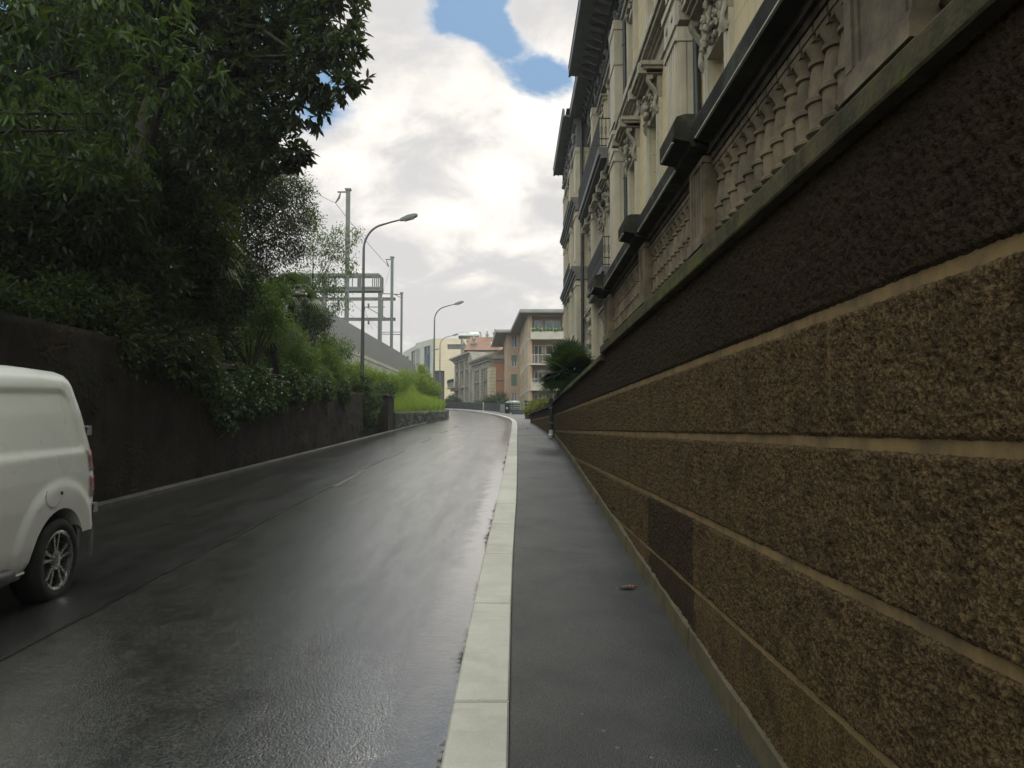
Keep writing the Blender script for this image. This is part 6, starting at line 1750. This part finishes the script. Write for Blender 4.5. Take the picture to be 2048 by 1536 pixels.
# right hand plants
bl = PB([(1068, 812, 40, .32), (1076, 818, 38.5, .26), (1056, 822, 42, .24), (1086, 808, 38, .30)])
shrub('shrub', 'yellow green shrubs at the end of the low dark wall', bl, (1.25, 40, 2.0), 420, 10, .10, .085, .04, M['l_yellow'])
bl = PB([(985, 805, 92, .8), (970, 808, 94, .7), (1000, 800, 93, .9), (955, 812, 96, .6), (1008, 812, 88, .7)])
shrub('shrub', 'dark garden shrubs above the slate wall in front of the orange house', bl, (-2.4, 93, 4.4), 420, 10, .3, .28, .10, M['l_oak'])
bl = PB([(905, 800, 112, .7), (898, 806, 110, .6), (918, 806, 113, .6)])
shrub('shrub', 'small dark shrub in front of the cream modern block', bl, (-8.9, 111, 5.2), 260, 10, .3, .26, .1, M['l_oak'])

# fan palms
def fan_palm(name, label, base, trunk_h, tr, n_fans, pet, blade, mat, top_bias=.2, nb=16, seed=1, droop=.35, centre=None):
    rs = np.random.default_rng(seed)
    t = thing(name, label, 'palm', base)
    bx = Vector(base); c = Vector(centre) if centre else bx + Vector((0, 0, trunk_h))
    m = MB(); k = 9
    m.tube([bx.lerp(c, i / (k - 1)) + Vector((.03 * math.sin(i), .03 * math.cos(i * 1.3), 0)) for i in range(k)], [tr * (1 + .12 * (i % 2)) for i in range(k)], 9); m.build('trunk', M['bark'], t)
    V = []; Fq = []; tint = []; pm = MB()
    for i in range(n_fans):
        az = rs.uniform(0, 2 * math.pi); el = rs.uniform(-.75, 1.25) + top_bias
        d = np.array([math.cos(az) * math.cos(el), math.sin(az) * math.cos(el), math.sin(el)])
        pl = pet * rs.uniform(.7, 1.15)
        h = np.array(c) + d * pl * .55 + np.array([0, 0, .0]); e = np.array(c) + d * pl + np.array([0, 0, -.12 * pl * math.cos(el)])
        pm.tube([tuple(c), tuple(h), tuple(e)], [.014, .011, .009], 4)
        d2 = unit(e - h); s = unit(np.cross(d2, [0, 0, 1.0])) if abs(d2[2]) < .98 else np.array([1, 0, 0]); nrm = np.cross(s, d2)
        tt = rs.uniform(.1, .9); roll = rs.normal(0, .35); s, nrm = s * math.cos(roll) + nrm * math.sin(roll), nrm * math.cos(roll) - s * math.sin(roll)
        for j in range(nb):
            a = (j / (nb - 1) - .5) * 3.6
            bd = unit(d2 * math.cos(a) + s * math.sin(a)); L = blade * (1 - .25 * (abs(a) / 1.8) ** 2) * rs.uniform(.9, 1.08)
            sd = unit(np.cross(bd, nrm)); w = L * .055
            p1 = e + bd * L * .55 + nrm * .06 * L; p2 = e + bd * L * .97 + nrm * .02 * L - np.array([0, 0, droop * L * rs.uniform(.3, 1.0)])
            b = len(V)
            V += [e - sd * w * .3, e + sd * w * .3, p1 + sd * w * .8, p1 - sd * w * .8, p2 + sd * w * .10, p2 - sd * w * .10]
            Fq += [(b, b + 1, b + 2, b + 3), (b + 3, b + 2, b + 4, b + 5)]
            tint += [np.clip(tt + rs.normal(0, .12), 0, 1)] * 6
    cr = np_mesh('crown', np.array(V) - np.array(bx), Fq, mat, t, {'tint': tint})
    pm.build('petioles', M['bark'], t)
    return t
c1 = at(365, 490, 15.5); fan_palm('fan_palm', 'fan palm with pale drooping fingers beside the dark bay tree', (c1.x, 15.5, 3.1), 3, .11, 30, .75, .62, M['l_palm'], seed=3, droop=.45, centre=c1, nb=22)
c2 = at(585, 590, 25); fan_palm('fan_palm', 'fan palm in front of the railway fence, fronds hanging', (c2.x - .3, 25, 3.3), 3, .10, 20, .55, .60, M['l_palm'], seed=5, droop=.5, centre=c2, nb=20)
c3 = at(190, 430, 13); fan_palm('fan_palm', 'fan palm lost in the shadow above the van roof', (c3.x - .2, 13, 3.1), 3, .11, 28, .7, .6, M['l_palm_dark'], seed=8, droop=.4, centre=c3, nb=20)
c4 = at(545, 665, 21); fan_palm('fan_palm', 'low young fan palm among the green shrubs on the wall', (c4.x, 21.4, 3.0), 1, .08, 16, .5, .55, M['l_palm'], seed=12, droop=.4, centre=c4, nb=18)
c5 = at(1140, 752, 17.5); fan_palm('fan_palm', 'dense dark dwarf palm behind the street wall below the corner palazzo', (c5.x, 17.5, 2.4), 1, .12, 120, .42, .48, M['l_palm_dark'], seed=21, droop=.10, centre=c5, nb=22, top_bias=.25)

# tall grass on the bank: too many blades to count
def scatter_grass():
    n = 60000
    rows = brow; P = []
    A = np.array(rows, float)                       # (m, 9, 3)
    m_ = len(A)
    i = rng.integers(0, m_ - 1, n); j = np.minimum((rng.random(n) ** 1.6 * 8).astype(int), 7)
    a, b = rng.random(n)[:, None], rng.random(n)[:, None]
    p = (A[i, j] * (1 - a) + A[i + 1, j] * a) * (1 - b) + (A[i, j + 1] * (1 - a) + A[i + 1, j + 1] * a) * b
    az = rng.uniform(0, 2 * np.pi, n); h = rng.uniform(.30, .85, n); lean = rng.uniform(.1, .55, n)
    d = np.c_[np.cos(az), np.sin(az), np.zeros(n)]; s = np.c_[-np.sin(az), np.cos(az), np.zeros(n)]; w = rng.uniform(.012, .028, n)[:, None]
    up = np.array([0, 0, 1.0])
    m1 = p + up * (h * .6)[:, None] + d * (h * lean * .4)[:, None]; t = p + up * (h * (1 - .3 * lean))[:, None] + d * (h * lean * 1.1)[:, None]
    V = np.stack([p - s * w, p + s * w, m1 + s * w * .7, m1 - s * w * .7, t + s * w * .08, t - s * w * .08], 1).reshape(-1, 3)
    k = np.arange(n)[:, None] * 6
    Fq = np.concatenate([k + np.array([0, 1, 2, 3]), k + np.array([3, 2, 4, 5])], 0)
    o = np_mesh('grass', V, Fq, M['grass'], None, {'tint': np.repeat(np.clip(rng.normal(.5, .25, n), 0, 1), 6)})
    tag(o, 'long bright green grass covering the bank above the rubble wall', 'grass', kind='stuff')
scatter_grass()

# ------------------------------------------------------------------ damp air
hz_ = MB(); hz_.box(-520, 520, -320, 720, -3.5, 27.0)
m_ = bpy.data.materials.new('damp_air'); m_.use_nodes = True; t_ = NT(m_.node_tree); t_.n.clear()
pv_ = t_.node('ShaderNodeVolumePrincipled', {'Density': .0007, 'Anisotropy': .35, 'Color': (.93, .96, 1.0, 1)})
mo_ = t_.node('ShaderNodeOutputMaterial'); t_.l.new(pv_.outputs[0], mo_.inputs['Volume'])
tag(hz_.build('haze', m_), 'thin damp haze after rain', 'haze', kind='stuff')

# ------------------------------------------------------------------ render look
sc.view_settings.view_transform = 'Standard'; sc.view_settings.look = 'None'
sc.view_settings.exposure = 0.6; sc.view_settings.gamma = 1.0
sc.render.engine = 'CYCLES'
sc.cycles.max_bounces = 6; sc.cycles.diffuse_bounces = 3; sc.cycles.glossy_bounces = 3; sc.cycles.transmission_bounces = 3
sc.cycles.use_denoising = True
sc.cycles.sample_clamp_indirect = 2.0
w.cycles.sampling_method = 'MANUAL'; w.cycles.sample_map_resolution = 2048
sc.cycles.sampling_pattern = 'BLUE_NOISE'
sc.cycles.caustics_reflective = False; sc.cycles.caustics_refractive = False
